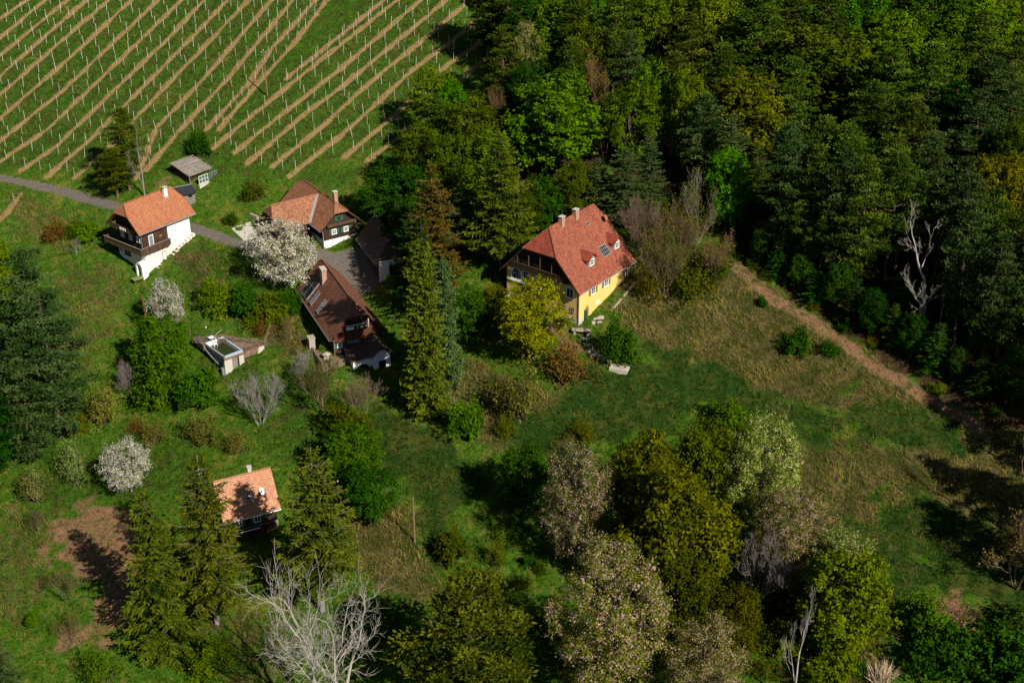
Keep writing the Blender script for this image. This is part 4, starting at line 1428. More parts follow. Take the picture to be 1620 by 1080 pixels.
def spruce(seed, H=26.0, R=4.2, zb=0.08, levels=38, droop=0.35, power=0.8, gap=0.0, size=0.62, wd=0.15, trunk_r=0.32, dens=1.0, hang=0.25):
    rng = np.random.default_rng(seed)
    tb = Tubes()
    lean = rng.normal(0, 0.2, 2)
    tr = wob_line(rng, (0, 0, -0.8), (lean[0], lean[1], H), 8, 0.05)
    tb.add(tr, trunk_r, 0.03, 6)
    C, U, T = [], [], []
    for i in range(levels):
        u = min(max((i + rng.uniform(-0.12, 0.12)) / levels, 0.0), 0.985)
        z = H * (zb + (1 - zb) * u)
        q0 = np.array([np.interp(z, tr[:, 2], tr[:, k]) for k in range(3)])
        r0 = R * ((1 - u) ** power) * (min(1.0, 0.62 + u * 3.5)) * rng.uniform(0.86, 1.1) + 0.22
        nb = int(rng.integers(6, 10)) if u < 0.8 else 5
        a0 = rng.uniform(0, 6.28)
        for b in range(nb):
            if rng.random() < gap:
                continue
            an = a0 + b * 6.28 / nb + rng.uniform(-0.35, 0.35)
            r = r0 * rng.uniform(0.6, 1.16)
            q = q0 + Z * rng.normal(0, 0.12)
            lift = 0.40 * u - droop * (1 - u) + rng.normal(0, 0.07)
            m = max(3, int(r / 0.20 * dens))
            s = (np.arange(m) + 0.6) / m
            hor = np.array([math.cos(an), math.sin(an), 0])
            side = np.array([-math.sin(an), math.cos(an), 0])
            pts = q + hor * (r * s)[:, None] + Z * (lift * r * s - 0.25 * droop * r * np.sin(math.pi * s) + 0.14 * r * s * s)[:, None]
            if r > 1.0:
                tb.add(np.stack([q, pts[m // 2], pts[-1]]), 0.045, 0.012, 3)
            tint = rng.normal(0.36, 0.15)
            for sd in (-1, 1, 0):
                wv = (0.35 + 0.65 * np.sin(np.pi * np.clip(s * 0.8 + 0.12, 0, 1)))[:, None]
                d = (hor * 0.6 + side * sd * 0.85 - Z * (hang + 0.3 * droop)) if sd else (hor * 0.9 + Z * 0.12)
                dd = d + rng.standard_normal((m, 3)) * 0.2
                C.append(pts + rng.normal(0, 0.05, (m, 3)))
                U.append(dd * size * wv * (0.6 + 0.45 * min(1.6, r / 3)))
                T.append(np.clip(tint + (s * s * 0.42) + rng.normal(0, 0.12, m), 0, 1))  # olive tips lighter; toward the trunk, crown shade is painted into the tint
    C, U, T = np.concatenate(C), np.concatenate(U), np.concatenate(T)
    v, f = blade_cards(rng, C, U, np.full(len(C), wd))
    return finish([(v, f, np.repeat(T, 4))], tb) + (None,)

def grow(rng, tb, p, d, ln, r, depth, kids, spread, upward, tips, k=4, wob=0.12, shrink=0.68):
    n = 4 if depth > 0 else 3
    pts = [np.array(p, float)]
    dd = np.array(d, float)
    for i in range(n):
        dd = norm(dd + rng.standard_normal(3) * wob + np.array([0, 0, upward]))
        pts.append(pts[-1] + dd * ln / n)
    pts = np.array(pts)
    r1 = r * (0.55 if depth > 0 else 0.3)
    tb.add(pts, r, r1, k if depth > 1 else 3)
    if depth == 0:
        tips.append(pts[-1])
        return
    nk = rng.integers(kids[0], kids[1] + 1)
    for i in range(nk):
        s = rng.uniform(0.3, 1.0) if i > 0 else 1.0
        q = pts[0] + (pts[-1] - pts[0]) * s if i else pts[-1]
        if i:
            j = min(int(s * n), n - 1)
            q = pts[j] + (pts[j + 1] - pts[j]) * (s * n - j)
        a = rng.standard_normal(3)
        a = norm(a - dd * np.dot(a, dd))
        sp = spread * rng.uniform(0.6, 1.2) * (0.55 if i == 0 else 1.0)
        nd = norm(dd * math.cos(sp) + a * math.sin(sp))
        grow(rng, tb, q, nd, ln * shrink * rng.uniform(0.75, 1.15), max(r1 * (0.95 if i == 0 else 0.7), 0.012), depth - 1, kids, spread, upward, tips, k, wob, shrink)

def bare_tree(seed, H=15.0, depth=5, kids=(3, 4), spread=0.62, upward=0.08, stems=1, r=0.2, buds=0, bud_size=0.14, l0=0.28, wob=0.12, minr=0.012):
    rng = np.random.default_rng(seed)
    tb, tips = Tubes(), []
    for s in range(stems):
        a = rng.uniform(0, 6.28)
        t = 0.0 if stems == 1 else rng.uniform(0.15, 0.75)
        d = np.array([math.sin(t) * math.cos(a), math.sin(t) * math.sin(a), math.cos(t)])
        grow(rng, tb, (0.12 * math.cos(a), 0.12 * math.sin(a), -0.3), d, H * l0, r * rng.uniform(0.7, 1.1), depth, kids, spread, upward, tips, 5, wob)
    V, F = tb.get()
    zs = V[:, 2].max()
    k = H / zs
    V = V * np.array([k, k, k])
    lf = None
    tips = np.array(tips) * k
    if buds:
        C = np.repeat(tips, buds, 0) + rng.normal(0, 0.28, (len(tips) * buds, 3))
        v, f = leaf_cards(rng, C, bud_size, np.array([0, 0, 0.5]))
        lf = (v, f, np.repeat(np.clip(rng.normal(0.5, 0.25, len(C)), 0, 1), 4))
    return lf, (V, F), None

def shrub(seed, H=3.0, R=2.2, nc=60, per=84, size=0.105, flat=0.75, up=0.5, stems=9, crad=0.55, hollow=0.55):
    rng = np.random.default_rng(seed)
    tb = Tubes()
    d = norm(rng.standard_normal((nc, 3)))
    d[:, 2] = np.abs(d[:, 2])
    lump = 0.75 + 0.35 * np.sin(d[:, 0] * 3 + seed) * np.sin(d[:, 1] * 3.3 + seed * 2) + rng.normal(0, 0.08, nc)
    C = d * rng.uniform(hollow, 1.0, (nc, 1)) * lump[:, None] * np.array([R, R, H * 0.92]) + np.array([0, 0, 0.12 * H])
    for i in range(stems):
        tb.add(wob_line(rng, (rng.normal(0, 0.15), rng.normal(0, 0.15), -0.3), C[i], 5, 0.06), 0.05, 0.015, 4)
    return finish([clusters_to_leaves(rng, C, crad, per, size, flat, up, 0.22, d)], tb) + (None,)

# ------------------------------------------------------------------ plants: colours
BK_BROWN = m_bark('bark_brown', (0.055, 0.04, 0.028), (0.12, 0.09, 0.065))
BK_PINE = m_bark('bark_pine', (0.10, 0.055, 0.032), (0.20, 0.11, 0.065))
BK_GREY = m_bark('bark_grey', (0.15, 0.135, 0.12), (0.27, 0.25, 0.22))
BK_PALE = m_bark('bark_pale', (0.24, 0.215, 0.185), (0.42, 0.385, 0.335))
BK_PURPLE = m_bark('bark_purple', (0.11, 0.092, 0.085), (0.21, 0.18, 0.165))
BK_TWIG = m_bark('twig_brown', (0.085, 0.058, 0.036), (0.18, 0.125, 0.08))
BK_RED = m_bark('twig_red', (0.10, 0.05, 0.032), (0.20, 0.10, 0.065))
LF = dict(
    beech=m_leaf('leaf_beech', (0.028, 0.074, 0.003), (0.115, 0.22, 0.006), 0.38),
    fresh=m_leaf('leaf_fresh', (0.028, 0.078, 0.004), (0.105, 0.21, 0.008), 0.38, 0.015),
    lime=m_leaf('leaf_lime', (0.042, 0.080, 0.004), (0.15, 0.21, 0.008), 0.38),
    oak=m_leaf('leaf_oak', (0.036, 0.064, 0.004), (0.125, 0.162, 0.011), 0.35),
    olive=m_leaf('leaf_olive', (0.032, 0.052, 0.005), (0.105, 0.125, 0.012), 0.35),
    rust=m_leaf('leaf_rust', (0.040, 0.058, 0.004), (0.135, 0.142, 0.011), 0.35),
    gold=m_leaf('leaf_gold', (0.10, 0.125, 0.004), (0.31, 0.31, 0.008), 0.38, 0.01, 0.1),
    orange=m_leaf('leaf_orange', (0.080, 0.056, 0.018), (0.19, 0.118, 0.036), 0.35, 0.01, 0.1),
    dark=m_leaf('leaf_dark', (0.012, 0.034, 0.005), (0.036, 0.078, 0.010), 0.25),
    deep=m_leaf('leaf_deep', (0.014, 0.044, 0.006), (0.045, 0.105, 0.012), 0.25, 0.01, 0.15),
    pine=m_leaf('needle_pine', (0.022, 0.041, 0.006), (0.090, 0.122, 0.022), 0.12, 0.02, 0.25),
    fir=m_leaf('needle_fir', (0.018, 0.038, 0.010), (0.064, 0.094, 0.030), 0.12, 0.015, 0.15),
    spruce=m_leaf('needle_spruce', (0.018, 0.034, 0.005), (0.098, 0.115, 0.017), 0.15, 0.012, 0.15),
    brownspr=m_leaf('needle_brown', (0.034, 0.034, 0.008), (0.125, 0.092, 0.022), 0.15, 0.01, 0.1),
    column=m_leaf('needle_column', (0.022, 0.042, 0.005), (0.105, 0.130, 0.020), 0.15, 0.005, 0.1),
    bluecol=m_leaf('needle_bluecol', (0.022, 0.044, 0.014), (0.085, 0.125, 0.042), 0.15, 0.005, 0.1),
    pale=m_leaf('leaf_pale', (0.10, 0.14, 0.035), (0.30, 0.32, 0.12), 0.35),
    white=m_leaf('petal_white', (0.42, 0.37, 0.36), (0.72, 0.66, 0.62), 0.3, 0.0, 0.08),
    pink=m_leaf('petal_pink', (0.24, 0.165, 0.115), (0.50, 0.38, 0.29), 0.3, 0.01, 0.1),
    cream=m_leaf('petal_cream', (0.30, 0.31, 0.11), (0.54, 0.53, 0.24), 0.3, 0.01, 0.1),
    sage=m_leaf('leaf_sage', (0.065, 0.070, 0.016), (0.185, 0.175, 0.045), 0.3, 0.01, 0.12),
    bud=m_leaf('leaf_bud', (0.10, 0.085, 0.02), (0.20, 0.17, 0.045), 0.3),
)

# ------------------------------------------------------------------ plants: prototypes (meshes only), each in a few forms
def proto(kind, res, H, R):
    lf, tk, bl = res
    out = dict(H=H, R=R)
    for key, x in (('crown', lf), ('blossom', bl)):
        out[key] = np_mesh(kind + '_' + key, x[0], x[1], x[2]) if x is not None else None
    out['trunk'] = np_mesh(kind + '_trunk', tk[0], tk[1], None, True) if tk is not None else None
    if lf is not None:
        r = np.hypot(lf[0][:, 0], lf[0][:, 1])
        out['R'] = float(np.percentile(r, 96))
        out['H'] = float(np.percentile(lf[0][:, 2], 99.8))
    else:
        r = np.hypot(tk[0][:, 0], tk[0][:, 1])
        out['R'] = float(np.percentile(r, 97))
        out['H'] = float(tk[0][:, 2].max())
    return out

PR = {
    'beech': [proto('beech', broadleaf(s, 16, 5.6, 0.08, 26, 13, 64, 0.185, 0.32, 0.9, 0.85, 0.42), 16, 5.6) for s in (1, 2, 3)],
    'oak': [proto('oak', broadleaf(s, 14, 4.8, 0.10, 23, 13, 58, 0.16, 0.5, 0.6, 0.75, 0.5), 14, 4.8) for s in (11, 12, 13)],
    'feather': [proto('feather', broadleaf(s, 16, 5.2, 0.12, 17, 14, 74, 0.20, 1.3, 0.2, 0.8, 0.7), 16, 5.2) for s in (15, 16)],
    'pine': [proto('pine', pine(s, 22, 4.2, 0.20, 18, 84, 0.40), 22, 4.2) for s in (21, 22, 23)],
    'tallpine': [proto('tallpine', pine(s, 28, 4.0, 0.42, 15, 84, 0.40), 28, 4.0) for s in (28, 29)],
    'clumpfir': [proto('clumpfir', pine(s, 22, 4.6, 0.04, 17, 110, 0.36), 22, 4.6) for s in (25, 26, 27)],
    'fir': [proto('fir', spruce(s, 24, 4.6, 0.05, 26, 0.10, 0.62, 0.16, 0.62, 0.11), 24, 4.6) for s in (31, 32)],
    'spruce': [proto('spruce', spruce(s, 26, 4.8, zb, 32, 0.42, 0.66, 0.08, 0.74, 0.11), 26, 4.8) for s, zb in ((41, 0.05), (42, 0.17), (43, 0.24))],
    'column': [proto('column', spruce(s, 30, 2.6, 0.01, 70, 0.8, 0.36, 0.02, 0.56, 0.12, dens=1.3, hang=0.5), 30, 2.6) for s in (51, 52)],
    'blossom': [proto('blossom', broadleaf(s, 9, 4.2, 0.14, 20, 12, 100, 0.085, 0.6, 0.5, 0.6, 0.5, 0.55), 9, 4.2) for s in (61, 62, 63)],
    'bloomtall': [proto('bloomtall', broadleaf(s, 16, 4.6, 0.10, 30, 14, 120, 0.082, 0.8, 0.4, 0.6, 0.45, 0.36), 16, 4.6) for s in (64, 65)],
    'bare': [proto('bare', bare_tree(s, 15, 6, (2, 3), 0.62, 0.06, 1, 0.26, l0=0.26, wob=0.16), 15, 6) for s in (71, 72)],
    'barewide': [proto('barewide', bare_tree(s, 15, 5, (3, 4), 0.78, 0.05, 3, 0.24, l0=0.30, wob=0.16), 15, 6) for s in (73,)],
    'twiggy': [proto('twiggy', bare_tree(s, 6, 4, (3, 4), 0.6, 0.10, 5, 0.06, 1, 0.11, 0.36), 6, 3) for s in (81, 82)],
    'budding': [proto('budding', bare_tree(s, 9, 5, (3, 4), 0.6, 0.10, 3, 0.10, 1, 0.12, 0.3), 9, 4) for s in (84, 85)],
    'greybare': [proto('greybare', bare_tree(s, 6, 5, (3, 4), 0.62, 0.08, 5, 0.06, 0, 0.1, 0.34), 6, 3) for s in (87, 88)],
    'shrub': [proto('shrub', shrub(s), 3, 2.2) for s in (91, 92, 93)],
    'looseshrub': [proto('looseshrub', shrub(s, 3, 2.4, 52, 50, 0.085, 0.9, 0.3, 34, 0.62, 0.3), 3, 2.4) for s in (95, 96)],
}
_USE = {}

def plant(kind, label, cat, P, h, wm, leaf, bark, group=None, name=None, bl='white', rot=None, crown='crown'):
    """a copy of one of the kind's forms, stretched to height h and width wm metres, standing at P"""
    forms = PR[kind]
    k = _USE.get(kind, 0)
    _USE[kind] = k + 1
    pr = forms[k % len(forms)]
    s = wm / 2 / pr['R']
    rz = rot if rot is not None else (k * 2.399) % 6.283
    t = thing(name, label, cat, tuple(P), rz, (s, s, h / pr['H']), group)
    for key, mat in (('trunk', bark), ('crown', leaf), ('blossom', bl)):
        me = pr[key]
        if me is None:
            continue
        nm = {'trunk': 'stems' if name and ('shrub' in name or 'bush' in name) else 'trunk', 'crown': crown, 'blossom': 'blossom'}[key]
        o = bpy.data.objects.new(nm, me)
        if len(me.materials) == 0:
            me.materials.append(mat)
        link(o, t)
        o.material_slots[0].link = 'OBJECT'
        o.material_slots[0].material = mat
    return t

def height_for(P, ty):
    lo, hi = 0.2, 60.0
    for _ in range(40):
        m = 0.5 * (lo + hi)
        if project(P + np.array([0, 0, m]))[0][1] > ty:
            lo = m
        else:
            hi = m
    return lo

def T(kind, name, label, cat, leaf, bark, wpx, base=None, ty=None, top=None, h=None, group=None, bl='white'):
    """base=(px,py)+ty, or top=(px,py)+h: where a plant of the photograph stands on the slope"""
    if base is not None:
        P = at(*base)
        hh = height_for(P, ty)
    else:
        P = at(top[0], top[1], h)
        hh = h
    wm = wpx / (FPX / float(depth(P)))
    return plant(kind, label, cat, P, hh, wm, LF[leaf] if leaf else None, bark, group, name, LF[bl])

# ------------------------------------------------------------------ the plants of the photograph
B, G_, W_ = BK_BROWN, BK_GREY, BK_PALE
GF = 'trees of the dense forest'
GS = 'tall spruces around the houses'
GB = 'trees in white blossom'
GH = 'shrubs on the meadow'

# --- spruces and columns near the houses
T('spruce', 'spruce', 'dark olive spruce left of the lower house, its shadow lying on brown earth', 'tree', 'spruce', B, 104, (266, 1030), 775, group=GS)
T('spruce', 'spruce', 'spruce with bare lower trunk standing directly left of the pale orange roof', 'tree', 'spruce', BK_GREY, 112, (343, 985), 728, group=GS)
T('spruce', 'spruce', 'spruce with long pale trunk directly right of the pale orange roof', 'tree', 'spruce', BK_GREY, 120, (510, 965), 712, group=GS)
T('column', 'column_tree', 'very tall narrow olive green conifer standing between dark house and yellow house', 'tree', 'column', B, 66, (675, 652), 384, group=GS)
T('column', 'column_tree', 'narrow blue green conifer pressed against the taller olive one', 'tree', 'bluecol', B, 60, (701, 615), 412, group=GS)
T('spruce', 'spruce', 'brown tinged layered spruce behind the narrow columnar conifers', 'tree', 'brownspr', B, 92, (690, 470), 262, group=GS)
T('spruce', 'spruce', 'dark olive spruce with hanging twigs between brown spruce and yellow house', 'tree', 'spruce', B, 100, (792, 430), 214, group=GS)
T('spruce', 'spruce', 'small dark spruce in the shade behind the barn', 'tree', 'fir', B, 80, (735, 400), 300, group=GS)
T('fir', 'fir_tree', 'blue green fir directly behind the right end of the red roof', 'tree', 'fir', B, 88, (985, 352), 235, group=GS)
T('fir', 'fir_tree', 'slim blue green fir left of its twin behind the red roof', 'tree', 'fir', B, 66, (948, 345), 252, group=GS)
T('clumpfir', 'spruce', 'broad dark olive conifer cut by the lower picture edge', 'tree', 'spruce', B, 205, (742, 1150), 912, group=GS)
# --- dark firs at the left edge
GL = 'dark firs at the left meadow edge'
T('clumpfir', 'fir_tree', 'tallest blue grey fir at the back of the left fir clump', 'tree', 'fir', B, 120, (62, 640), 398, group=GL)
T('clumpfir', 'fir_tree', 'wide blue grey fir on the meadow side of the left fir clump', 'tree', 'fir', B, 120, (98, 690), 462, group=GL)
T('clumpfir', 'fir_tree', 'blue grey fir half outside the picture at the left clump', 'tree', 'fir', B, 120, (2, 668), 440, group=GL)
T('clumpfir', 'fir_tree', 'front dark green fir at the foot of the left clump', 'tree', 'fir', B, 110, (50, 722), 540, group=GL)
T('clumpfir', 'fir_tree', 'lowest dark fir of the left clump touching the picture edge', 'tree', 'dark', B, 100, (0, 735), 590, group=GL)
T('oak', 'young_oak', 'yellow green tree at the left edge above the firs', 'tree', 'lime', B, 70, (0, 490), 375)
T('fir', 'fir_tree', 'sliver of dark fir at the left edge beside the brown slope', 'tree', 'fir', B, 60, (-22, 905), 800)
T('fir', 'fir_tree', 'small dark fir in the lower left corner', 'tree', 'fir', B, 60, (14, 1110), 1010)
# --- around the white house and the vineyard
T('pine', 'pine_tree', 'olive brown pine at the vineyard edge behind the white house', 'tree', 'spruce', BK_PINE, 62, (205, 300), 172)
T('bare', 'bare_birch', 'slim leafless birch with pale trunk beside the pine behind the white house', 'tree', None, BK_GREY, 40, (229, 311), 192)
T('pine', 'pine_tree', 'lower olive pine left of the leafless birch on the road', 'tree', 'spruce', BK_PINE, 66, (186, 312), 235)
T('bare', 'bare_poplar', 'narrow dark leafless poplar beside the grey shed', 'tree', None, BK_PURPLE, 15, (296, 232), 178)
T('shrub', 'round_bush', 'dense green bush behind the grey shed roof', 'bush', 'deep', B, 42, (317, 246), 204)
T('looseshrub', 'twiggy_shrub', 'round olive brown shrub on the grass left of the brown house', 'bush', 'olive', BK_TWIG, 52, (406, 316), 270, group=GH)
T('shrub', 'round_bush', 'small dark bush beside the road between white and brown house', 'bush', 'dark', B, 26, (365, 354), 334)
T('shrub', 'orange_bush', 'small rust orange bush on the grass left of the white house', 'bush', 'orange', BK_RED, 38, (90, 378), 344)
T('shrub', 'round_bush', 'green bush just left of the balcony of the white house', 'bush', 'fresh', B, 44, (140, 380), 350)
T('shrub', 'low_scrub', 'low green scrub between the orange bush and the balcony', 'bush', 'olive', B, 40, (116, 372), 348)
T('twiggy', 'twiggy_shrub', 'grey leafless scrub below the balcony of the white house', 'bush', 'rust', BK_GREY, 34, (122, 402), 376)
# --- blossoms and greens on the slope
T('blossom', 'blossom_tree', 'round fruit tree in full white blossom between brown and dark house', 'tree', 'pale', B, 110, (453, 457), 350, group=GB)
T('blossom', 'blossom_tree', 'white blossoming tree beside the rusty pole below the white house', 'tree', 'fresh', B, 54, (268, 530), 442, group=GB)
T('blossom', 'blossom_tree', 'low white blossoming tree alone on the meadow left of the lower house', 'tree', 'pale', B, 80, (206, 778), 697, group=GB)
T('looseshrub', 'blooming_bush', 'pale green blooming bush between the white blossoming tree and the fir clump', 'tree', 'pale', B, 54, (120, 762), 684, group=GB)
T('looseshrub', 'blooming_bush', 'pale green blooming bush nearest the left picture edge below the firs', 'tree', 'pale', B, 56, (58, 792), 732, group=GB)
T('beech', 'green_tree', 'bright green tree right below the white blossom by the rusty pole', 'tree', 'fresh', B, 86, (262, 600), 500)
T('shrub', 'green_tree', 'bright green bushy crown at the lower end of the orchard row', 'tree', 'fresh', B, 84, (246, 632), 552)
T('shrub', 'green_tree', 'darker green bush between the orchard row and the pool', 'bush', 'deep', B, 74, (316, 640), 584)
T('greybare', 'twiggy_shrub', 'purplish brown leafless shrub left of the bright green orchard row', 'bush', None, BK_PURPLE, 52, (208, 626), 566, group=GH)
T('looseshrub', 'twiggy_shrub', 'olive shrub with sparse leaves left of the purplish one', 'bush', 'sage', BK_TWIG, 68, (166, 668), 596, group=GH)
T('looseshrub', 'twiggy_shrub', 'round olive shrub casting shadow in the middle of the meadow', 'bush', 'sage', BK_TWIG, 64, (320, 702), 642, group=GH)
T('looseshrub', 'twiggy_shrub', 'smaller olive shrub right of the round one on the meadow', 'bush', 'sage', BK_TWIG, 46, (376, 716), 668, group=GH)
T('looseshrub', 'twiggy_shrub', 'low orange tinged shrub left of the round meadow shrub', 'bush', 'orange', BK_TWIG, 30, (214, 682), 656, group=GH)
T('looseshrub', 'twiggy_shrub', 'low flat green brown shrub beside the orange tinged one', 'bush', 'sage', BK_TWIG, 56, (244, 698), 660, group=GH)
T('shrub', 'small_bush', 'brown green small bush on the shaded slope left of olive shrub', 'bush', 'rust', BK_TWIG, 34, (128, 682), 655, group=GH)
T('greybare', 'bare_tree', 'grey brown leafless tree below the pool wall', 'tree', None, BK_GREY, 84, (412, 672), 586)
T('budding', 'bare_tree', 'brown leafless tree in front of the dark house terrace', 'tree', 'rust', BK_TWIG, 84, (512, 650), 566)
T('greybare', 'bare_tree', 'tangled brown leafless tree right of the terrace tree', 'tree', None, BK_TWIG, 72, (574, 668), 590)
T('greybare', 'twiggy_shrub', 'grey twiggy shrub at the corner of the dark house terrace', 'bush', None, BK_GREY, 54, (476, 604), 548)
T('shrub', 'young_oak', 'yellow green shrub with short trunk above the pool', 'bush', 'lime', B, 58, (342, 492), 436)
T('shrub', 'low_scrub', 'green scrub on the bank between pool and blossom tree', 'bush', 'deep', B, 60, (388, 494), 450)
T('shrub', 'low_scrub', 'dark green scrub on the bank left of the dark house', 'bush', 'olive', B, 70, (430, 510), 464)
T('shrub', 'low_scrub', 'green scrub close under the solar roof of the dark house', 'bush', 'deep', B, 44, (458, 494), 450)
T('looseshrub', 'low_scrub', 'dry brown scrub on the bank behind the pool deck', 'bush', 'orange', BK_TWIG, 40, (418, 526), 496)
T('twiggy', 'low_scrub', 'leafless scrub on the bank beside the dark house wall', 'bush', 'rust', BK_TWIG, 40, (462, 536), 500)
# --- shrubs in the lower middle
T('beech', 'green_tree', 'green broad shrubby tree right of the small house beside the path', 'tree', 'fresh', B, 92, (560, 768), 672)
T('oak', 'green_tree', 'green shrubby tree standing lower on the path behind the white capped post', 'tree', 'deep', B, 84, (586, 828), 738)
T('shrub', 'low_scrub', 'green scrub above the path below the dark house', 'bush', 'olive', B, 76, (548, 690), 640)
T('shrub', 'low_scrub', 'dark green scrub at the right foot of the small house roof', 'bush', 'deep', B, 70, (520, 738), 690)
T('shrub', 'low_scrub', 'low olive shrub right of the wooden pole', 'bush', 'olive', B, 62, (716, 882), 836)
T('looseshrub', 'low_scrub', 'small pale green sapling in the shaded clearing', 'bush', 'lime', B, 36, (788, 896), 832)
T('shrub', 'round_bush', 'bright green round bush at the foot of the tall narrow conifer', 'bush', 'fresh', B, 56, (736, 692), 626)
T('looseshrub', 'willow_bush', 'grey green upright willow bush below the golden tree', 'bush', 'sage', B, 92, (822, 662), 556)
T('looseshrub', 'willow_bush', 'low olive bush in front of the grey green willow', 'bush', 'olive', B, 50, (800, 690), 648)
T('oak', 'golden_tree', 'golden yellow young tree in front of the yellow house gable', 'tree', 'gold', B, 112, (842, 566), 444)
T('looseshrub', 'orange_bush', 'orange brown thicket below the stone terrace of the yellow house', 'bush', 'orange', BK_TWIG, 92, (898, 604), 524)
T('shrub', 'holly_bush', 'dark green rounded bush right of the yellow house steps', 'bush', 'deep', B, 66, (978, 566), 498)
T('beech', 'green_tree', 'green small tree in the shade left of the golden tree', 'tree', 'deep', B, 66, (746, 540), 455)
T('oak', 'green_tree', 'olive small tree between shaded green tree and golden one', 'tree', 'olive', B, 60, (782, 526), 452)
# --- lower right grove
GR = 'trees of the grove in the lower right'
T('bloomtall', 'blossom_tree', 'tall pinkish white blossoming tree at the top left of the grove', 'tree', 'olive', B, 108, (908, 905), 708, group=GB, bl='pink')
T('bloomtall', 'blossom_tree', 'largest pinkish blossoming tree in the lower middle of the grove', 'tree', 'lime', B, 172, (960, 1120), 860, group=GB, bl='pink')
T('bloomtall', 'blossom_tree', 'creamy pale blossoming tree beside the plank fence at the grove', 'tree', 'lime', B, 122, (1200, 840), 662, group=GB, bl='cream')
T('bloomtall', 'blossom_tree', 'greyish pink thin blossoming tree right below the creamy one', 'tree', 'rust', BK_PURPLE, 130, (1248, 930), 782, group=GB, bl='pink')
T('bloomtall', 'blossom_tree', 'yellowish blossoming crown right of the purple leafless tree', 'tree', 'lime', B, 116, (1318, 985), 846, group=GB, bl='cream')
T('bloomtall', 'blossom_tree', 'brownish pink blossoming tree cut by the bottom edge', 'tree', 'rust', BK_TWIG, 122, (1108, 1140), 985, group=GB, bl='pink')
T('oak', 'green_tree', 'dark green tree with white sprinkles left of the tall pinkish tree', 'tree', 'deep', B, 84, (832, 812), 706, group=GR)
T('oak', 'olive_tree', 'olive tree right of the tall pinkish blossom tree', 'tree', 'olive', B, 130, (1020, 880), 690, group=GR)
T('oak', 'olive_tree', 'big rust olive tree in the centre of the grove', 'tree', 'rust', B, 168, (1062, 970), 748, group=GR)
T('oak', 'olive_tree', 'yellow olive tree between centre tree and creamy blossom', 'tree', 'oak', B, 110, (1112, 830), 672, group=GR)
T('oak', 'olive_tree', 'green olive tree low between the two largest grove trees', 'tree', 'olive', B, 120, (1068, 1020), 870, group=GR)
T('shrub', 'round_bush', 'light green rounded bush at the top of the grove', 'bush', 'fresh', B, 78, (1152, 676), 630, group=GR)
T('greybare', 'bare_tree', 'purple grey leafless tree in the middle of the right grove', 'tree', None, BK_PURPLE, 118, (1188, 970), 822, group=GR)
T('oak', 'olive_tree', 'yellow green tree below the yellowish blossoming crown', 'tree', 'oak', B, 140, (1330, 1040), 872, group=GR)
T('shrub', 'olive_tree', 'bright olive bush below right of the pale slim trunk', 'bush', 'lime', B, 110, (1318, 1032), 960, group=GR)
T('oak', 'olive_tree', 'olive tree left of the slim pale trunk', 'tree', 'rust', B, 84, (1160, 1050), 930, group=GR)
T('bare', 'bare_birch', 'slim birch with bright white trunk at the bottom edge', 'tree', None, W_, 62, (1252, 1120), 925)
T('shrub', 'green_bush', 'dark green bush with lit top in the lower right meadow', 'bush', 'fresh', B, 90, (1452, 1000), 930)
T('shrub', 'green_bush', 'dark green bush below the lit topped one', 'bush', 'deep', B, 110, (1492, 1060), 985)
T('shrub', 'green_bush', 'green bush at the right of the lower right thicket', 'bush', 'dark', B, 110, (1570, 1065), 985)
T('shrub', 'green_bush', 'dark bush against the right edge below the brush heap', 'bush', 'dark', B, 90, (1612, 1010), 945)
T('shrub', 'green_bush', 'dark green bush filling the lower right corner', 'bush', 'deep', B, 100, (1606, 1108), 1020)
T('shrub', 'low_scrub', 'low green scrub between birch and dried reed bundle', 'bush', 'oak', B, 80, (1310, 1096), 1030)
T('bare', 'bare_tree', 'dark leafless tree at the right edge throwing a branched shadow', 'tree', None, BK_TWIG, 150, (1600, 850), 662)
T('budding', 'bare_tree', 'leafless twiggy tree at the right edge below the dark one', 'tree', 'bud', BK_TWIG, 130, (1606, 930), 800)
# --- bottom left
T('barewide', 'dead_tree', 'large dead tree with bleached bare branches at the bottom edge', 'tree', None, W_, 262, (540, 1190), 868)
T('looseshrub', 'green_bush', 'green upright bush in front of the left spruce at the bottom', 'bush', 'lime', B, 64, (160, 1080), 1014)
T('twiggy', 'twiggy_shrub', 'leafless shrub on the brown earth left of the spruce shadow', 'bush', 'rust', BK_TWIG, 56, (108, 952), 895)
T('twiggy', 'twiggy_shrub', 'leafless brown sapling below the first leafless shrub', 'bush', 'rust', BK_TWIG, 50, (112, 1022), 970)
T('twiggy', 'twiggy_shrub', 'dark leafless shrub at the upper margin of the brown earth', 'bush', 'olive', BK_TWIG, 40, (60, 842), 802)
T('shrub', 'low_scrub', 'olive scrub at the bottom right of the left spruces', 'bush', 'olive', B, 80, (330, 1060), 1010)
T('shrub', 'low_scrub', 'dark scrub at the foot of the dead tree', 'bush', 'olive', B, 80, (600, 1010), 950)
T('shrub', 'low_scrub', 'small green plant beside the brown earth', 'bush', 'fresh', B, 24, (54, 990), 968)
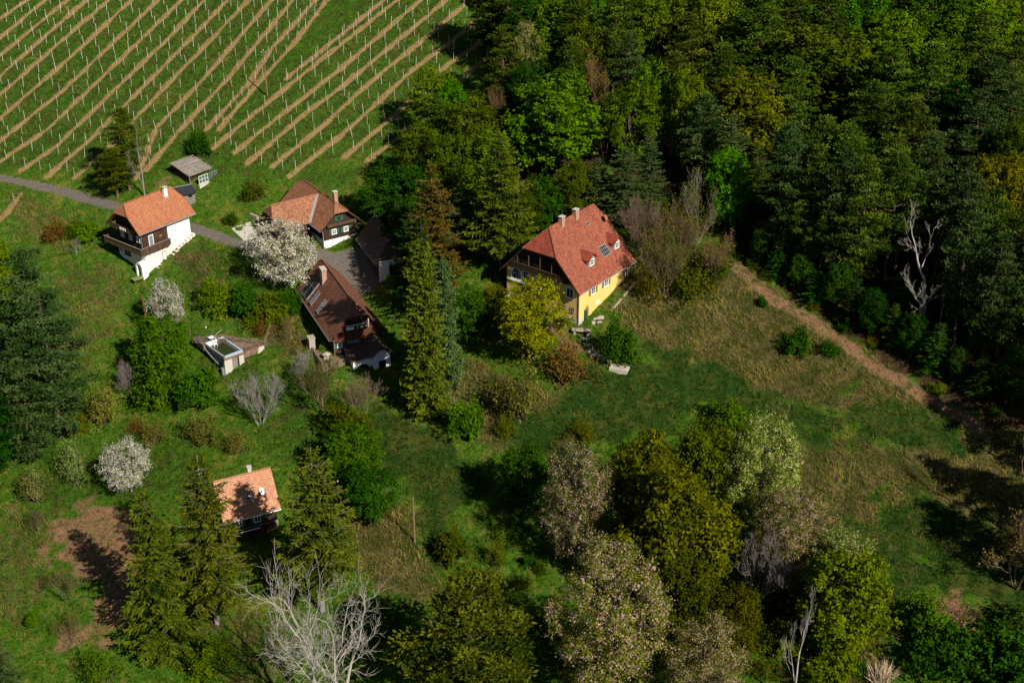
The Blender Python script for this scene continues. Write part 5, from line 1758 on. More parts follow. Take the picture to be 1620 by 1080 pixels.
# --- thicket right of the yellow house
GT = 'leafless thicket right of the yellow house'
T('greybare', 'bare_tree', 'tall leafless tree right beside the red roof', 'tree', None, BK_TWIG, 84, (1022, 420), 300, group=GT)
T('budding', 'bare_tree', 'yellowish twigged tree in the middle of the thicket by the red roof', 'tree', 'bud', BK_TWIG, 90, (1062, 440), 330, group=GT)
T('budding', 'bare_tree', 'pinkish leafless tree tallest at the forest side of the thicket', 'tree', 'rust', BK_GREY, 70, (1100, 386), 262, group=GT)
T('looseshrub', 'twiggy_shrub', 'olive lower shrub on the slope right of the yellow wall', 'bush', 'rust', BK_TWIG, 90, (1088, 470), 400, group=GT)
T('looseshrub', 'twiggy_shrub', 'straw coloured shrub nearest the lit wall of the yellow house', 'bush', 'rust', BK_TWIG, 70, (1028, 470), 412, group=GT)
T('looseshrub', 'twiggy_shrub', 'olive shrub at the start of the earth path', 'bush', 'oak', BK_TWIG, 66, (1134, 440), 376, group=GT)
T('budding', 'bare_tree', 'sparse yellow twigged tree above the earth path', 'tree', 'bud', BK_TWIG, 76, (1126, 452), 370, group=GT)
T('column', 'ivy_trunk', 'thin trunk wrapped in yellow green ivy behind the thicket', 'tree', 'lime', B, 16, (1047, 392), 312, group=GT)
T('shrub', 'low_scrub', 'dark green bramble on the earth path edge', 'bush', 'deep', B, 54, (1262, 556), 518)
T('shrub', 'low_scrub', 'smaller green bramble lower along the earth path', 'bush', 'dark', B, 34, (1310, 560), 536)
T('shrub', 'low_scrub', 'small green tuft on the upper edge of the earth path', 'bush', 'deep', B, 20, (1206, 484), 470)
T('budding', 'bare_tree', 'brown leafless tree between the ivy trunk and the forest', 'tree', 'rust', BK_TWIG, 84, (1084, 420), 300, group=GT)
T('budding', 'bare_tree', 'brown twigged tree lowest in the thicket above the meadow', 'tree', 'rust', BK_TWIG, 80, (1046, 470), 372, group=GT)
T('greybare', 'bare_tree', 'dark twigged leafless tree behind the right roof end', 'tree', None, BK_TWIG, 80, (1004, 388), 296, group=GT)
# --- wood edge between the vineyard and the yellow house
T('oak', 'wood_edge_tree', 'yellow green tree at the vineyard corner of the wood', 'tree', 'lime', B, 78, top=(684, 106), h=15, group=GF)
T('pine', 'wood_edge_pine', 'dark pine behind the yellow green corner tree', 'tree', 'pine', BK_PINE, 66, top=(690, 150), h=16, group=GF)
T('beech', 'wood_edge_tree', 'green tree hanging over the vineyard rows', 'tree', 'beech', B, 76, top=(664, 196), h=15, group=GF)
T('oak', 'wood_edge_tree', 'broad yellow green oak in the middle of the wood edge', 'tree', 'oak', B, 92, top=(744, 152), h=17, group=GF)
T('oak', 'wood_edge_tree', 'olive oak directly above the brown spruce', 'tree', 'oak', B, 84, top=(714, 214), h=16, group=GF)
T('oak', 'wood_edge_tree', 'olive green oak above the hanging spruce', 'tree', 'lime', B, 80, top=(776, 204), h=17, group=GF)
T('budding', 'bare_tree', 'brown leafless crown between vineyard and large bright tree', 'tree', 'rust', BK_RED, 66, top=(774, 130), h=13, group=GF)
T('beech', 'large_beech', 'large bright green layered tree behind the yellow house', 'tree', 'beech', B, 140, top=(880, 116), h=21, group=GF)
T('beech', 'wood_edge_tree', 'green tree rising behind the left roof end of the yellow house', 'tree', 'deep', B, 72, top=(858, 278), h=12, group=GF)
T('oak', 'wood_edge_tree', 'mixed olive tree right behind the chimneys of the red roof', 'tree', 'olive', B, 74, top=(912, 256), h=13, group=GF)
T('oak', 'wood_edge_tree', 'brownish oak over the left hip of the red roof', 'tree', 'olive', B, 62, top=(826, 290), h=13, group=GF)
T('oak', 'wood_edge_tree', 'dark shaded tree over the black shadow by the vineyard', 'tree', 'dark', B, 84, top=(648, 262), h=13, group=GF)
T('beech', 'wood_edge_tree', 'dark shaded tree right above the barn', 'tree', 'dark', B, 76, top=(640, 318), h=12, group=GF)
T('oak', 'wood_edge_tree', 'added tree deepening the shade at the vineyard end behind the parked car', 'tree', 'dark', B, 84, top=(606, 268), h=12, group=GF)  # unseen tree, added for the shade it gives this corner
T('fir', 'fir_tree', 'added dark fir shading the yard between the barn and the brown layered spruce', 'tree', 'dark', B, 76, (654, 476), 330, group=GS)  # unseen fir added to darken the barn and yard
T('fir', 'fir_tree', 'added dark fir shading the yard between the barn gable and the narrow conifers', 'tree', 'dark', B, 56, (670, 520), 345, group=GS)  # unseen fir added behind the column tree to throw shade on the yard
# --- forest, upper part
FOREST = [
    ('beech', 'beech', B, 70, (868, -18), 20, 'bright green tree with visible trunk at the top edge left'),
    ('pine', 'pine', BK_PINE, 52, (796, 42), 19, 'first pine of the forest beside the pale blossoming one'),
    ('bloomtall', 'rust', B, 40, (832, 34), 17, 'pale blossoming tree among the first forest pines'),
    ('pine', 'pine', BK_PINE, 56, (902, 62), 20, 'pine with dead whitish twigs above the large bright tree'),
    ('oak', 'oak', B, 50, (926, 32), 18, 'yellow green slender tree behind the dead twigged pine'),
    ('budding', 'bud', BK_RED, 44, (948, 78), 17, 'reddish brown leafless tree in the dark gap'),
    ('pine', 'pine', BK_PINE, 60, (975, -8), 23, 'dark pine at the top edge above the dark gap'),
    ('pine', 'fir', BK_PINE, 50, (1000, 52), 21, 'bluish pine with a bleached dead limb'),
    ('beech', 'lime', B, 70, (1030, -14), 20, 'bright yellow green tree at the top edge centre'),
    ('oak', 'oak', B, 72, (1004, 128), 18, 'golden olive oak right of the large bright tree'),
    ('beech', 'beech', B, 66, (1040, 96), 19, 'deep green tree right of the golden olive oak'),
    ('pine', 'pine', BK_PINE, 62, (1070, 84), 21, 'pine between deep green tree and tall olive column'),
    ('oak', 'oak', B, 54, (1090, 106), 21, 'tall yellow olive oak standing like a column'),
    ('beech', 'lime', B, 86, (1124, -12), 21, 'bright tree with open trunk at the top edge'),
    ('pine', 'pine', BK_PINE, 84, (1204, -6), 24, 'large grey green pine with ragged top'),
    ('pine', 'pine', BK_PINE, 64, (1096, 22), 21, 'grey green pine left of the ragged large one'),
    ('oak', 'oak', B, 116, (1194, 112), 19, 'wide olive yellow oak below the ragged pine'),
    ('feather', 'lime', B, 136, (1312, 48), 20, 'wide feathery green crown in the upper forest'),
    ('pine', 'pine', BK_PINE, 66, (1316, -14), 22, 'dark pine above the feathery crown'),
    ('beech', 'beech', B, 80, (1376, -16), 19, 'bright green crown at the top edge right of dark pine'),
    ('beech', 'beech', B, 92, (1420, 22), 20, 'bright green crown right behind the feathery one'),
    ('beech', 'lime', B, 110, (1500, -20), 21, 'broad bright crown near the top right corner'),
    ('beech', 'beech', B, 84, (1570, -24), 20, 'bright crown at the very top right'),
    ('oak', 'oak', B, 76, (1516, 36), 19, 'dull olive oak below the broad bright crown'),
    ('pine', 'pine', BK_PINE, 70, (1560, 20), 22, 'dark pine near the top right corner'),
    ('pine', 'fir', BK_PINE, 78, (1572, 88), 22, 'dark bluish pine at the right forest side'),
    ('pine', 'pine', BK_PINE, 84, (1484, 66), 23, 'pine crown right below the bright crowns'),
    ('pine', 'pine', BK_PINE, 84, (1416, 78), 23, 'pine in the middle of the dark pine group'),
    ('pine', 'pine', BK_PINE, 86, (1380, 128), 22, 'broad pine left in the dark pine group'),
    ('pine', 'pine', BK_PINE, 82, (1446, 150), 22, 'pine right of the broad one in the pine group'),
    ('pine', 'fir', BK_PINE, 74, (1556, 146), 22, 'dark pine beyond the black gap on the right'),
    ('pine', 'pine', BK_PINE, 66, (1612, 60), 22, 'pine half cut by the right edge, upper one'),
    ('oak', 'oak', B, 70, (1616, 190), 20, 'olive tree half cut by the right edge'),
    ('pine', 'pine', BK_PINE, 70, (1304, 184), 21, 'slim pine left below the feathery crown'),
    ('pine', 'pine', BK_PINE, 84, (1344, 200), 22, 'pine with rounded pads in the middle forest'),
    ('pine', 'pine', BK_PINE, 80, (1412, 214), 22, 'pine with flat pads right of the rounded one'),
    ('pine', 'fir', BK_PINE, 66, (1476, 210), 21, 'dark pine at the edge of the black gap'),
    ('pine', 'pine', BK_PINE, 82, (1324, 258), 20, 'front pine with low crown above the earth path'),
    ('pine', 'pine', BK_PINE, 78, (1382, 272), 20, 'front pine behind the dead grey tree'),
    ('pine', 'fir', BK_PINE, 70, (1250, 196), 20, 'dark pine right of the wide olive oak'),
    ('fir', 'fir', B, 66, (1160, 180), 19, 'bluish fir below the wide olive oak'),
    ('fir', 'dark', B, 56, (1200, 230), 17, 'dark fir right of the bright layered forest edge tree'),
    ('beech', 'beech', B, 62, (1158, 238), 16, 'bright yellow green layered tree at the forest edge'),
    ('beech', 'fresh', B, 48, (1262, 262), 15, 'bright green small tree standing in forest shade'),
    ('beech', 'fresh', B, 40, (1266, 354), 9, 'lowest bright green sapling in forest shade'),
    ('pine', 'pine', BK_PINE, 64, (1440, 262), 20, 'pine directly behind the dead grey tree top'),
    ('oak', 'rust', B, 86, (1590, 244), 19, 'olive brown tree at the right edge above the clearing'),
    ('pine', 'dark', BK_PINE, 70, (1540, 276), 18, 'shaded pine left of the olive brown edge tree'),
    ('oak', 'oak', B, 100, (1566, 388), 15, 'green oak reaching into the dark clearing at right'),
    ('beech', 'fresh', B, 50, (1616, 548), 10, 'yellow green branch of a tree at the right edge'),
    ('oak', 'olive', B, 80, (1612, 330), 18, 'olive tree cut by the right edge over the clearing'),
    ('pine', 'fir', BK_PINE, 60, (1120, 150), 20, 'dark pine behind the bluish fir'),
    ('fir', 'fir', B, 50, (1030, 210), 16, 'dark fir in the gap behind the red roof'),
    ('budding', 'rust', BK_RED, 50, (960, 140), 15, 'brown leafless tree beside the golden olive oak'),
    ('pine', 'dark', BK_PINE, 56, (772, -40), 20, 'dark shaded pine at the top edge by the vineyard'),
    ('pine', 'pine', BK_PINE, 60, (806, -44), 21, 'second shaded pine at the top edge by the vineyard'),
    ('pine', 'dark', BK_PINE, 60, (830, -10), 21, 'dark pine at the top edge left of the bright tree'),
    ('pine', 'pine', BK_PINE, 64, (910, -20), 21, 'dark pine at the top edge right of the bright tree'),
    ('oak', 'dark', B, 60, (840, 96), 14, 'shaded tree between first pines and large bright tree'),
    ('pine', 'pine', BK_PINE, 70, (1256, 90), 21, 'pine left of the feathery crown'),
    ('pine', 'pine', BK_PINE, 70, (1150, 70), 21, 'pine above the wide olive oak'),
    ('pine', 'dark', BK_PINE, 66, (1520, 130), 21, 'shaded pine over the black gap'),
    ('pine', 'pine', BK_PINE, 60, (1260, -20), 22, 'pine at the top edge right of the ragged one'),
    ('pine', 'pine', BK_PINE, 60, (1450, -10), 20, 'pine at the top edge between two bright crowns'),
    ('pine', 'fir', BK_PINE, 64, (1610, 130), 21, 'dark bluish pine at the right edge'),
    ('pine', 'pine', BK_PINE, 60, (1500, 300), 17, 'thin crowned pine in the dark clearing'),
]
CATN = {'beech': 'forest_beech', 'oak': 'forest_oak', 'feather': 'feathery_tree', 'pine': 'forest_pine', 'fir': 'forest_fir', 'budding': 'bare_tree', 'bloomtall': 'blossom_tree'}
for kind, leaf, bark, wpx, top, h, lab in FOREST:
    T(kind, CATN[kind], lab, 'tree', leaf, bark, wpx * 1.22, top=top, h=h, group=GF, bl='cream')
dead = T('bare', 'dead_tree', 'dead grey tree with bleached forked branches at the forest front', 'tree', None, W_, 120, (1462, 520), 286)
dead.rotation_euler = (math.radians(6), math.radians(-17), 0.6)
T('bare', 'dead_tree', 'thin dead trunk with grey twigs right of the forked dead tree', 'tree', None, BK_GREY, 44, (1482, 538), 352)
# trees past the right picture edge whose shade falls into the clearing
for q, (px, py, hh, ww) in enumerate(((1668, 610, 26, 84), (1700, 770, 25, 90), (1800, 760, 26, 100), (1760, 900, 24, 90), (1674, 520, 26, 84), (1760, 560, 27, 100), (1672, 690, 27, 84), (1750, 660, 28, 100), (1840, 660, 28, 100), (1740, 470, 26, 100), (1690, 960, 24, 100), (1672, 860, 22, 80))):
    P = at(px, py)
    plant('pine', 'tall pine past the right picture edge shading the clearing', 'tree', P, hh, ww / (FPX / float(depth(P))), LF['pine'], BK_PINE, 'pines shading the clearing', 'pine_tree')

# the closed canopy between the crowns one can tell apart
def inner_forest():
    rng = np.random.default_rng(77)
    taken = [np.array(o.location[:2]) for o in bpy.data.objects if o.type == 'EMPTY' and o.get('category') == 'tree']
    n = 0
    for k in range(4000):
        px, py = rng.uniform(700, 1690), rng.uniform(-130, 470)
        if py > 330 and px < 1210:
            continue
        if py > 390 + (px - 1210) * 0.12:
            continue
        P = at(px, py)
        if float(poly_field(np.array([P[0]]), np.array([P[1]]), LITTER)[0]) < 2.5:
            continue
        if min(np.hypot(*(q - P[:2])) for q in taken) < 4.3:
            continue
        taken.append(P[:2])
        kind, leaf, bark = [('pine', 'pine', BK_PINE), ('pine', 'pine', BK_PINE), ('oak', 'dark', B), ('pine', 'fir', BK_PINE), ('oak', 'oak', B), ('beech', 'beech', B)][n % 6]
        h = rng.uniform(11, 16) if py < 250 else rng.uniform(9, 13)
        plant(kind, 'lower tree of the inner forest filling the gap between taller crowns', 'tree', P, h, rng.uniform(6.0, 8.5), LF[leaf], bark, 'lower trees inside the forest', 'forest_tree')
        n += 1
        if n >= 110:
            break
    print('inner', n)
inner_forest()

# tall pines and undergrowth along the shaded forest front
def forest_front():
    rng = np.random.default_rng(31)
    for px, py, ty, wpx in ((1236, 430, 205, 62), (1275, 448, 232, 66), (1312, 462, 236, 70), (1352, 474, 250, 72),
                            (1506, 552, 320, 74), (1540, 520, 300, 70), (1576, 560, 330, 76), (1612, 590, 360, 80), (1548, 600, 372, 70), (1330, 420, 220, 70), (1400, 440, 235, 70), (1500, 470, 250, 70)):
        P = at(px, py)
        plant('pine', 'tall dark pine in the front row above the earth path', 'tree', P, height_for(P, ty), wpx * 1.1 / (FPX / float(depth(P))), LF['pine' if rng.random() < 0.6 else 'fir'], B, 'tall pines at the forest front', 'pine_tree')
    for k, (px, py) in enumerate(((1200, 420), (1228, 440), (1262, 456), (1290, 478), (1322, 492), (1350, 512), (1376, 530), (1408, 548), (1440, 566), (1476, 590), (1510, 604), (1548, 628), (1250, 410), (1340, 450), (1420, 490), (1500, 540), (1590, 640))):
        P = at(px, py)
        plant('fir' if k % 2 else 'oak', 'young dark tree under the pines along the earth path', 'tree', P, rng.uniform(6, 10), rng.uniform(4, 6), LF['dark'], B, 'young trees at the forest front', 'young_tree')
    for k in range(80):
        px = rng.uniform(1185, 1625)
        lo = 440 + (px - 1185) * 0.70
        py = rng.uniform(400 + (px - 1185) * 0.12, min(lo - 16, 660))
        P = at(px, py)
        hh = rng.uniform(0.7, 2.2)
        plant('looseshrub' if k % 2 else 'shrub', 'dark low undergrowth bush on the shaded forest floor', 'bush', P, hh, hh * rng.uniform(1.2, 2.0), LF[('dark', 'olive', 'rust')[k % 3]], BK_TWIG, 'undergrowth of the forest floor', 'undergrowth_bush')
forest_front()

# scrub that closes the gaps of the grove
def grove_scrub():
    rng = np.random.default_rng(12)
    area = on_ground([(800, 800), (900, 690), (1010, 670), (1160, 650), (1240, 800), (1390, 900), (1400, 1075), (1060, 1078), (820, 1078), (760, 950)])
    n = 0
    for k in range(900):
        px, py = rng.uniform(740, 1410), rng.uniform(650, 1120)
        P = at(px, py)
        if float(poly_field(np.array([P[0]]), np.array([P[1]]), area)[0]) < 0.5:
            continue
        h = rng.uniform(2.0, 5.5)
        kind, leaf = (('looseshrub', 'olive'), ('shrub', 'olive'), ('twiggy', 'rust'), ('looseshrub', 'rust'), ('shrub', 'dark'))[n % 5]
        plant(kind, 'low olive scrub closing the ground between the grove trees', 'bush', P, h, h * rng.uniform(0.9, 1.5), LF[leaf], BK_TWIG, 'scrub under the grove trees', 'grove_scrub')
        n += 1
        if n >= 75:
            break
grove_scrub()

# ------------------------------------------------------------------ vineyard posts
def vineyard():
    rng = np.random.default_rng(17)
    m = MB()
    m.tube([(0, 0, -0.3), (0.02, 0.0, 2.2)], 0.040, 5)
    proto_o = m.build('vineyard_post', m_plain('post_wood', (0.52, 0.46, 0.34), 0.8, 0.3))
    me = proto_o.data
    steel = m_plain('post_pale', (0.62, 0.59, 0.49), 0.6, 0.25)
    spots = []
    lines = []
    for i, l in enumerate(VINE_W):
        lines.append(l)
        if i + 1 < len(VINE_W) and i not in (14, 22):
            nx = VINE_W[i + 1]
            mid = []
            for p in l:
                d = np.hypot(*(nx - p).T)
                j = int(np.argmin(d))
                if d[j] < 7.5:
                    mid.append(0.5 * (p + nx[j]))
            if len(mid) > 3:
                mid = np.array(mid)
                keep = [0] + [k for k in range(1, len(mid)) if np.hypot(*(mid[k] - mid[k - 1])) > 0.4]
                lines.append(mid[keep])
    for li, l in enumerate(lines):
        d = np.concatenate([[0], np.cumsum(np.hypot(*(l[1:] - l[:-1]).T))])
        s = rng.uniform(0, 2.5)
        while s < d[-1]:
            x, y = np.interp(s, d, l[:, 0]), np.interp(s, d, l[:, 1])
            s += 4.9 * rng.uniform(0.93, 1.07)
            P = np.array([x + rng.normal(0, 0.12), y + rng.normal(0, 0.12), 0])
            P[2] = float(ground_h(P[0], P[1]))
            q = project(P)[0]
            if -6 < q[0] < 768 and -14 < q[1] < 330:
                spots.append((float(depth(P)), P))
    spots.sort(key=lambda a: a[0])
    near, far = spots[:298], spots[298:]
    for k, (d, P) in enumerate(near):
        o = proto_o if k == 0 else proto_o.copy()
        if k:
            COL.objects.link(o)
        o.location = P
        o.rotation_euler = (rng.normal(0, 0.05), rng.normal(0, 0.05), rng.uniform(0, 6))
        o.scale = (1, 1, rng.uniform(0.85, 1.12))
        if rng.random() < 0.3:
            o.material_slots[0].link = 'OBJECT'
            o.material_slots[0].material = steel
        tag(o, 'slim pale wooden post standing upright in a vineyard row', 'post', 'posts of the vineyard rows')
    if far:
        b = MB()
        for d, P in far:
            a, c = rng.normal(0, 0.1, 2)
            b.tube([P - (0, 0, 0.3), P + np.array([a, c, 2.25 * rng.uniform(0.85, 1.12)])], 0.040, 5)
        o = b.build('vineyard_posts', steel)
        tag(o, 'many slim pale posts in the far vineyard rows', 'posts', 'posts of the vineyard rows', 'stuff')
    C, U = [], []
    for l in lines:
        d = np.concatenate([[0], np.cumsum(np.hypot(*(l[1:] - l[:-1]).T))])
        ss = np.arange(0.4, d[-1], 0.95) + rng.normal(0, 0.12, len(np.arange(0.4, d[-1], 0.95)))
        x = np.interp(ss, d, l[:, 0]) + rng.normal(0, 0.1, len(ss))
        y = np.interp(ss, d, l[:, 1]) + rng.normal(0, 0.1, len(ss))
        z = ground_h(x, y)
        base = np.c_[x, y, z]
        for q in range(4):
            C.append(base + (0 if q == 0 else np.array([0, 0, 0.45])))
            U.append((np.array([0, 0, 0.75]) if q == 0 else np.array([0, 0, 0.25])) + rng.normal(0, 0.1 if q == 0 else 0.32, (len(ss), 3)))
    C, U = np.concatenate(C), np.concatenate(U)
    v, f = blade_cards(rng, C, U, np.full(len(C), 0.05))
    me = np_mesh('young_vines', v, f)
    me.materials.append(BK_TWIG)
    tag(link(bpy.data.objects.new('young_vines', me)), 'leafless young vine stems along all the vineyard rows', 'vines', None, 'stuff')
    print('posts', len(spots))
vineyard()

# ------------------------------------------------------------------ grass
def grass(name, n, seed, size, want, mat, label):
    rng = np.random.default_rng(seed)
    x = rng.uniform(-128, 122, n)
    y = rng.uniform(-100, 150, n)
    z = base_h(x, y)
    pr = project(np.c_[x, y, z])
    k = (pr[:, 0] > -40) & (pr[:, 0] < 1660) & (pr[:, 1] > -30) & (pr[:, 1] < 1110)
    x, y = x[k], y[k]
    zs = zones(x, y)
    w = want(zs, x, y, rng)
    k = rng.random(len(x)) < w
    x, y = x[k], y[k]
    z = ground_h(x, y)
    d = zs['dry'][k]
    C = np.repeat(np.c_[x, y, z - 0.02], 3, 0) + rng.normal(0, 0.10, (len(x) * 3, 3)) * [1, 1, 0]
    wind = np.array([-0.25, 0.25, 0])
    U = (np.array([0, 0, 0.8]) + wind + rng.standard_normal((len(C), 3)) * 0.42)
    U[:, 2] = np.abs(U[:, 2])
    patch = 0.5 + 0.5 * np.sin(x * 0.35 + 1.4 * np.sin(y * 0.22)) * np.sin(y * 0.41 + 1.1 * np.sin(x * 0.3))
    U = norm(U) * (size * rng.uniform(0.5, 1.4, len(C)) * np.repeat(0.65 + 0.6 * patch, 3))[:, None]
    v, f = blade_cards(rng, C, U, np.full(len(C), 0.042 if name != 'dry_grass' else 0.034))
    t = np.clip(np.repeat(patch * 0.75 + 0.15 - 0.45 * zs['lush'][k], 3) + rng.normal(0, 0.22, len(C)), 0, 1)
    me = np_mesh(name, v, f, np.repeat(t, 4))
    me.materials.append(mat)
    o = link(bpy.data.objects.new(name, me))
    tag(o, label, 'grass', None, 'stuff')
    print(name, len(C))

M_GRASS = m_leaf('grass_green', (0.021, 0.050, 0.005), (0.078, 0.138, 0.013), 0.45, 0, 0)
M_YGRASS = m_leaf('grass_yellow', (0.060, 0.080, 0.010), (0.20, 0.19, 0.036), 0.45, 0, 0)
M_STRAW = m_leaf('grass_straw', (0.085, 0.080, 0.022), (0.38, 0.30, 0.12), 0.4, 0, 0)
free = lambda z: (1 - z['gravel']) * (1 - z['soil']) * (1 - 0.85 * z['bare']) * (1 - 0.9 * z['litter'])
grass('grass', 300000, 1, 0.42, lambda z, x, y, r: free(z) * (0.75 - 0.25 * z['dry']) * np.where(y > 35, 0.45, 1), M_GRASS, 'short green grass covering the meadow and the vineyard slope')
grass('meadow_grass', 110000, 2, 0.45, lambda z, x, y, r: free(z) * (1 - 0.8 * z['lush']) * np.where(y > 35, 0.2, 0.8) * np.clip(0.5 + 0.9 * np.sin(x * 0.16 + 2 * np.sin(y * 0.1)) * np.sin(y * 0.19 + 1.5 * np.sin(x * 0.12)), 0.05, 1), M_YGRASS, 'yellow green meadow grass in patches over the slope')
grass('dry_grass', 240000, 3, 0.95, lambda z, x, y, r: free(z) * (0.9 * z['dry'] + 0.05 + 0.06 * z['lush']), M_STRAW, 'tall straw coloured dry grass on the unmown slopes')

# ------------------------------------------------------------------ poles
def pole(name, label, base, ty, r=0.13, mat=M_WOOD_POLE, cross=False, cap=None, lean=0.0):
    P = at(*base)
    h = height_for(P, ty)
    t = thing(name, label, 'pole', tuple(P))
    m = MB()
    m.tube([(0, 0, -0.6), (lean * 0.5, 0, h * 0.5), (lean, 0, h)], r, 8, r * 0.72)
    m.build('mast', mat, t)
    q = MB()
    if cross:
        q.box((lean - 0.55, lean + 0.55), (-0.06, 0.06), (h - 0.55, h - 0.42))
        q.build('crossarm', mat, t)
        i = MB()
        for x in (-0.5, 0.5, 0.0):
            z0 = h - 0.42 if x else h
            i.tube([(lean + x, 0, z0), (lean + x, 0, z0 + 0.14)], 0.05, 6)
            i.tube([(lean + x, 0, z0 + 0.14), (lean + x, 0, z0 + 0.2)], 0.08, 6)
        i.build('insulator', M_FRAME, t)
    if cap:
        q.tube([(lean, 0, h), (lean, 0, h + 0.28)], r * 1.15, 8)
        q.build('cap', cap, t)
    return t
pole('utility_pole', 'wooden utility pole with small crossarm standing in the vineyard', (423, 152), 80, 0.15, cross=True)
pole('wooden_pole', 'plain brown wooden pole on the meadow path with a long shadow', (656, 856), 786, 0.16)
pole('capped_post', 'thin rusty post with white cap among green shrubs', (538, 815), 762, 0.08, M_RUST, cap=M_FRAME)
pole('white_pole', 'thin white pole beside the blossom tree at the road', (404, 396), 374, 0.05, M_FRAME)

def frame_pole():
    P = at(236, 533)
    h = height_for(P, 468)
    t = thing('rusty_frame', 'rusty iron frame of two poles with crossbar beside the white blossom tree', 'pole', tuple(P), 0.35)
    for x, nm in ((0, 'mast'), (2.2, 'mast')):
        m = MB()
        m.tube([(x, 0, -0.6), (x - 0.2, 0, h)], 0.12, 6)
        m.build(nm, M_RUST, t)
    m = MB()
    m.tube([(-0.1, 0, h * 0.55), (2.1, 0, h * 0.57)], 0.07, 6)
    m.tube([(-0.15, 0, h * 0.97), (2.0, 0, h * 0.6)], 0.05, 6)
    m.build('crossbar', M_RUST, t)
frame_pole()

# ------------------------------------------------------------------ sheds by the vineyard
def grey_shed():
    P = at(300, 292)
    t = thing('grey_shed', 'weathered wooden shed with a single grey plank roof at the vineyard edge', 'shed', tuple(P), math.radians(52))
    He = 2.0
    L, W = 5.6, 5.0
    rise = 1.6
    m = MB()
    m.slab([(-0.3, -0.5, He), (L + 0.4, -0.5, He), (L + 0.4, W + 0.5, He + rise), (-0.3, W + 0.5, He + rise)], 0.12)
    rng = np.random.default_rng(4)
    for k in range(7):
        y = -0.3 + (W + 0.6) * (k + 0.3) / 7
        z = He + rise * (y + 0.5) / (W + 1.0)
        m.box((L + 0.4, L + 0.45 + 0.5 * rng.random()), (y, y + 0.5), (z - 0.09, z - 0.02))
    for k in range(4):
        x = -0.2 + k * 1.9
        m.slab([(x, -0.52, He + 0.05), (x + 0.09, -0.52, He + 0.05), (x + 0.09, W + 0.5, He + rise + 0.05), (x, W + 0.5, He + rise + 0.05)], 0.045)
    m.build('roof', M_WOOD_GREY, t)
    m = MB()
    m.box((0.1, 0.22), (0.0, W), (-1.5, He + 0.1))
    m.box((0.22, L), (W - 0.12, W), (-1.5, He + rise - 0.3))
    m.box((0.22, L - 0.1), (0.5, 0.62), (-1.5, He - 0.05))
    m.build('wall', M_WOOD_DARK, t)
    for x, y in ((0.0, -0.2), (L, -0.2), (L, W * 0.5)):
        q = MB()
        q.box((x - 0.07, x + 0.07), (y - 0.07, y + 0.07), (-1.2, He + rise * (y + 0.5) / (W + 1) - 0.13))
        q.build('post', M_WOOD_GREY, t)
grey_shed()

def glasshouse():
    P = at(318, 288)
    t = thing('glass_frame', 'pale window frames leaning as a small glasshouse at the grey shed', 'glasshouse', tuple(P), math.radians(52))
    for j, (x0, y0, ln) in enumerate(((-1.2, -0.9, 2.4), (1.6, -0.9, 2.2))):
        m = MB()
        for k in range(4):
            x = x0 + ln * k / 3
            m.box((x - 0.04, x + 0.04), (y0 - 0.04, y0 + 0.04), (-0.4, 1.75))
        for z in (0.1, 0.9, 1.7):
            m.box((x0, x0 + ln), (y0 - 0.035, y0 + 0.035), (z, z + 0.07))
        f = m.build('window_frame', M_FRAME if j == 0 else M_WOOD_GREY, t)
        g = MB()
        g.box((x0, x0 + ln), (y0 - 0.008, y0 + 0.008), (0.1, 1.7))
        g.build('pane', m_glass('greenhouse_glass', (0.05, 0.08, 0.07), 0.2), f)
    m = MB()
    m.box((-1.6, 4.2), (-1.5, -0.95), (-1.2, 0.06))
    m.build('stone_base', M_CONC, t)
glasshouse()

def black_shed():
    P = at(306, 322)
    t = thing('black_shed', 'low wooden shed with a black felt roof behind the white house', 'shed', tuple(P), math.radians(30))
    He = 2.5
    m = MB()
    m.slab([(-4.4, -0.6, He), (0.9, -0.6, He), (0.9, 3.0, He + 0.55), (-4.4, 3.0, He + 0.55)], 0.1)
    m.build('roof', M_BLACK, t)
    m = MB()
    m.slab([(-4.5, 3.0, He + 0.59), (0.95, 3.0, He + 0.59), (0.95, 3.9, He + 0.25), (-4.5, 3.9, He + 0.25)], 0.08)
    m.build('roof_edge', M_METAL, t)
    m = MB()
    for k in range(7):
        z = -1.2 + k * 0.45
        m.box((-4.0, 0.55), (-0.06 + 0.01 * (k % 2), 0.06), (z, z + 0.36))
    m.box((-4.0, 0.5), (0.1, 2.8), (-1.2, He - 0.12))
    m.build('wall', M_WOOD_GREY, t)
    q = MB()
    q.box((-0.9, -0.1), (-0.1, -0.065), (He - 1.0, He - 0.4))
    q.build('opening', M_DARK, t)
black_shed()

def plank_fence(name, label, pix, h, rails=2, spacing=1.5, mat=M_WOOD_GREY, boards=False):
    """a post and rail fence running over the ground points"""
    Q = [at(*p) for p in pix]
    t = thing(name, label, 'fence', tuple(Q[0]))
    O = Q[0]
    pts = []
    for a, b in zip(Q[:-1], Q[1:]):
        n = max(1, int(np.hypot(*(b - a)[:2]) / spacing))
        for k in range(n):
            p = a + (b - a) * k / n
            p[2] = float(ground_h(p[0], p[1]))
            pts.append(p - O)
    pts.append(Q[-1] - O)
    for p in pts:
        m = MB()
        m.tube([p - (0, 0, 0.4), p + (0, 0, h)], 0.06, 5)
        m.build('post', mat, t)
    for r in range(rails):
        z = h * (0.92 - 0.42 * r)
        m = MB()
        for a, b in zip(pts[:-1], pts[1:]):
            d = norm(np.cross(b - a, Z)) * 0.03
            m.slab([a + (0, 0, z) + d * 2, b + (0, 0, z) + d * 2, b + (0, 0, z - 0.14) + d * 2, a + (0, 0, z - 0.14) + d * 2], 0, -d)
        m.build('rail', mat, t)
    return t
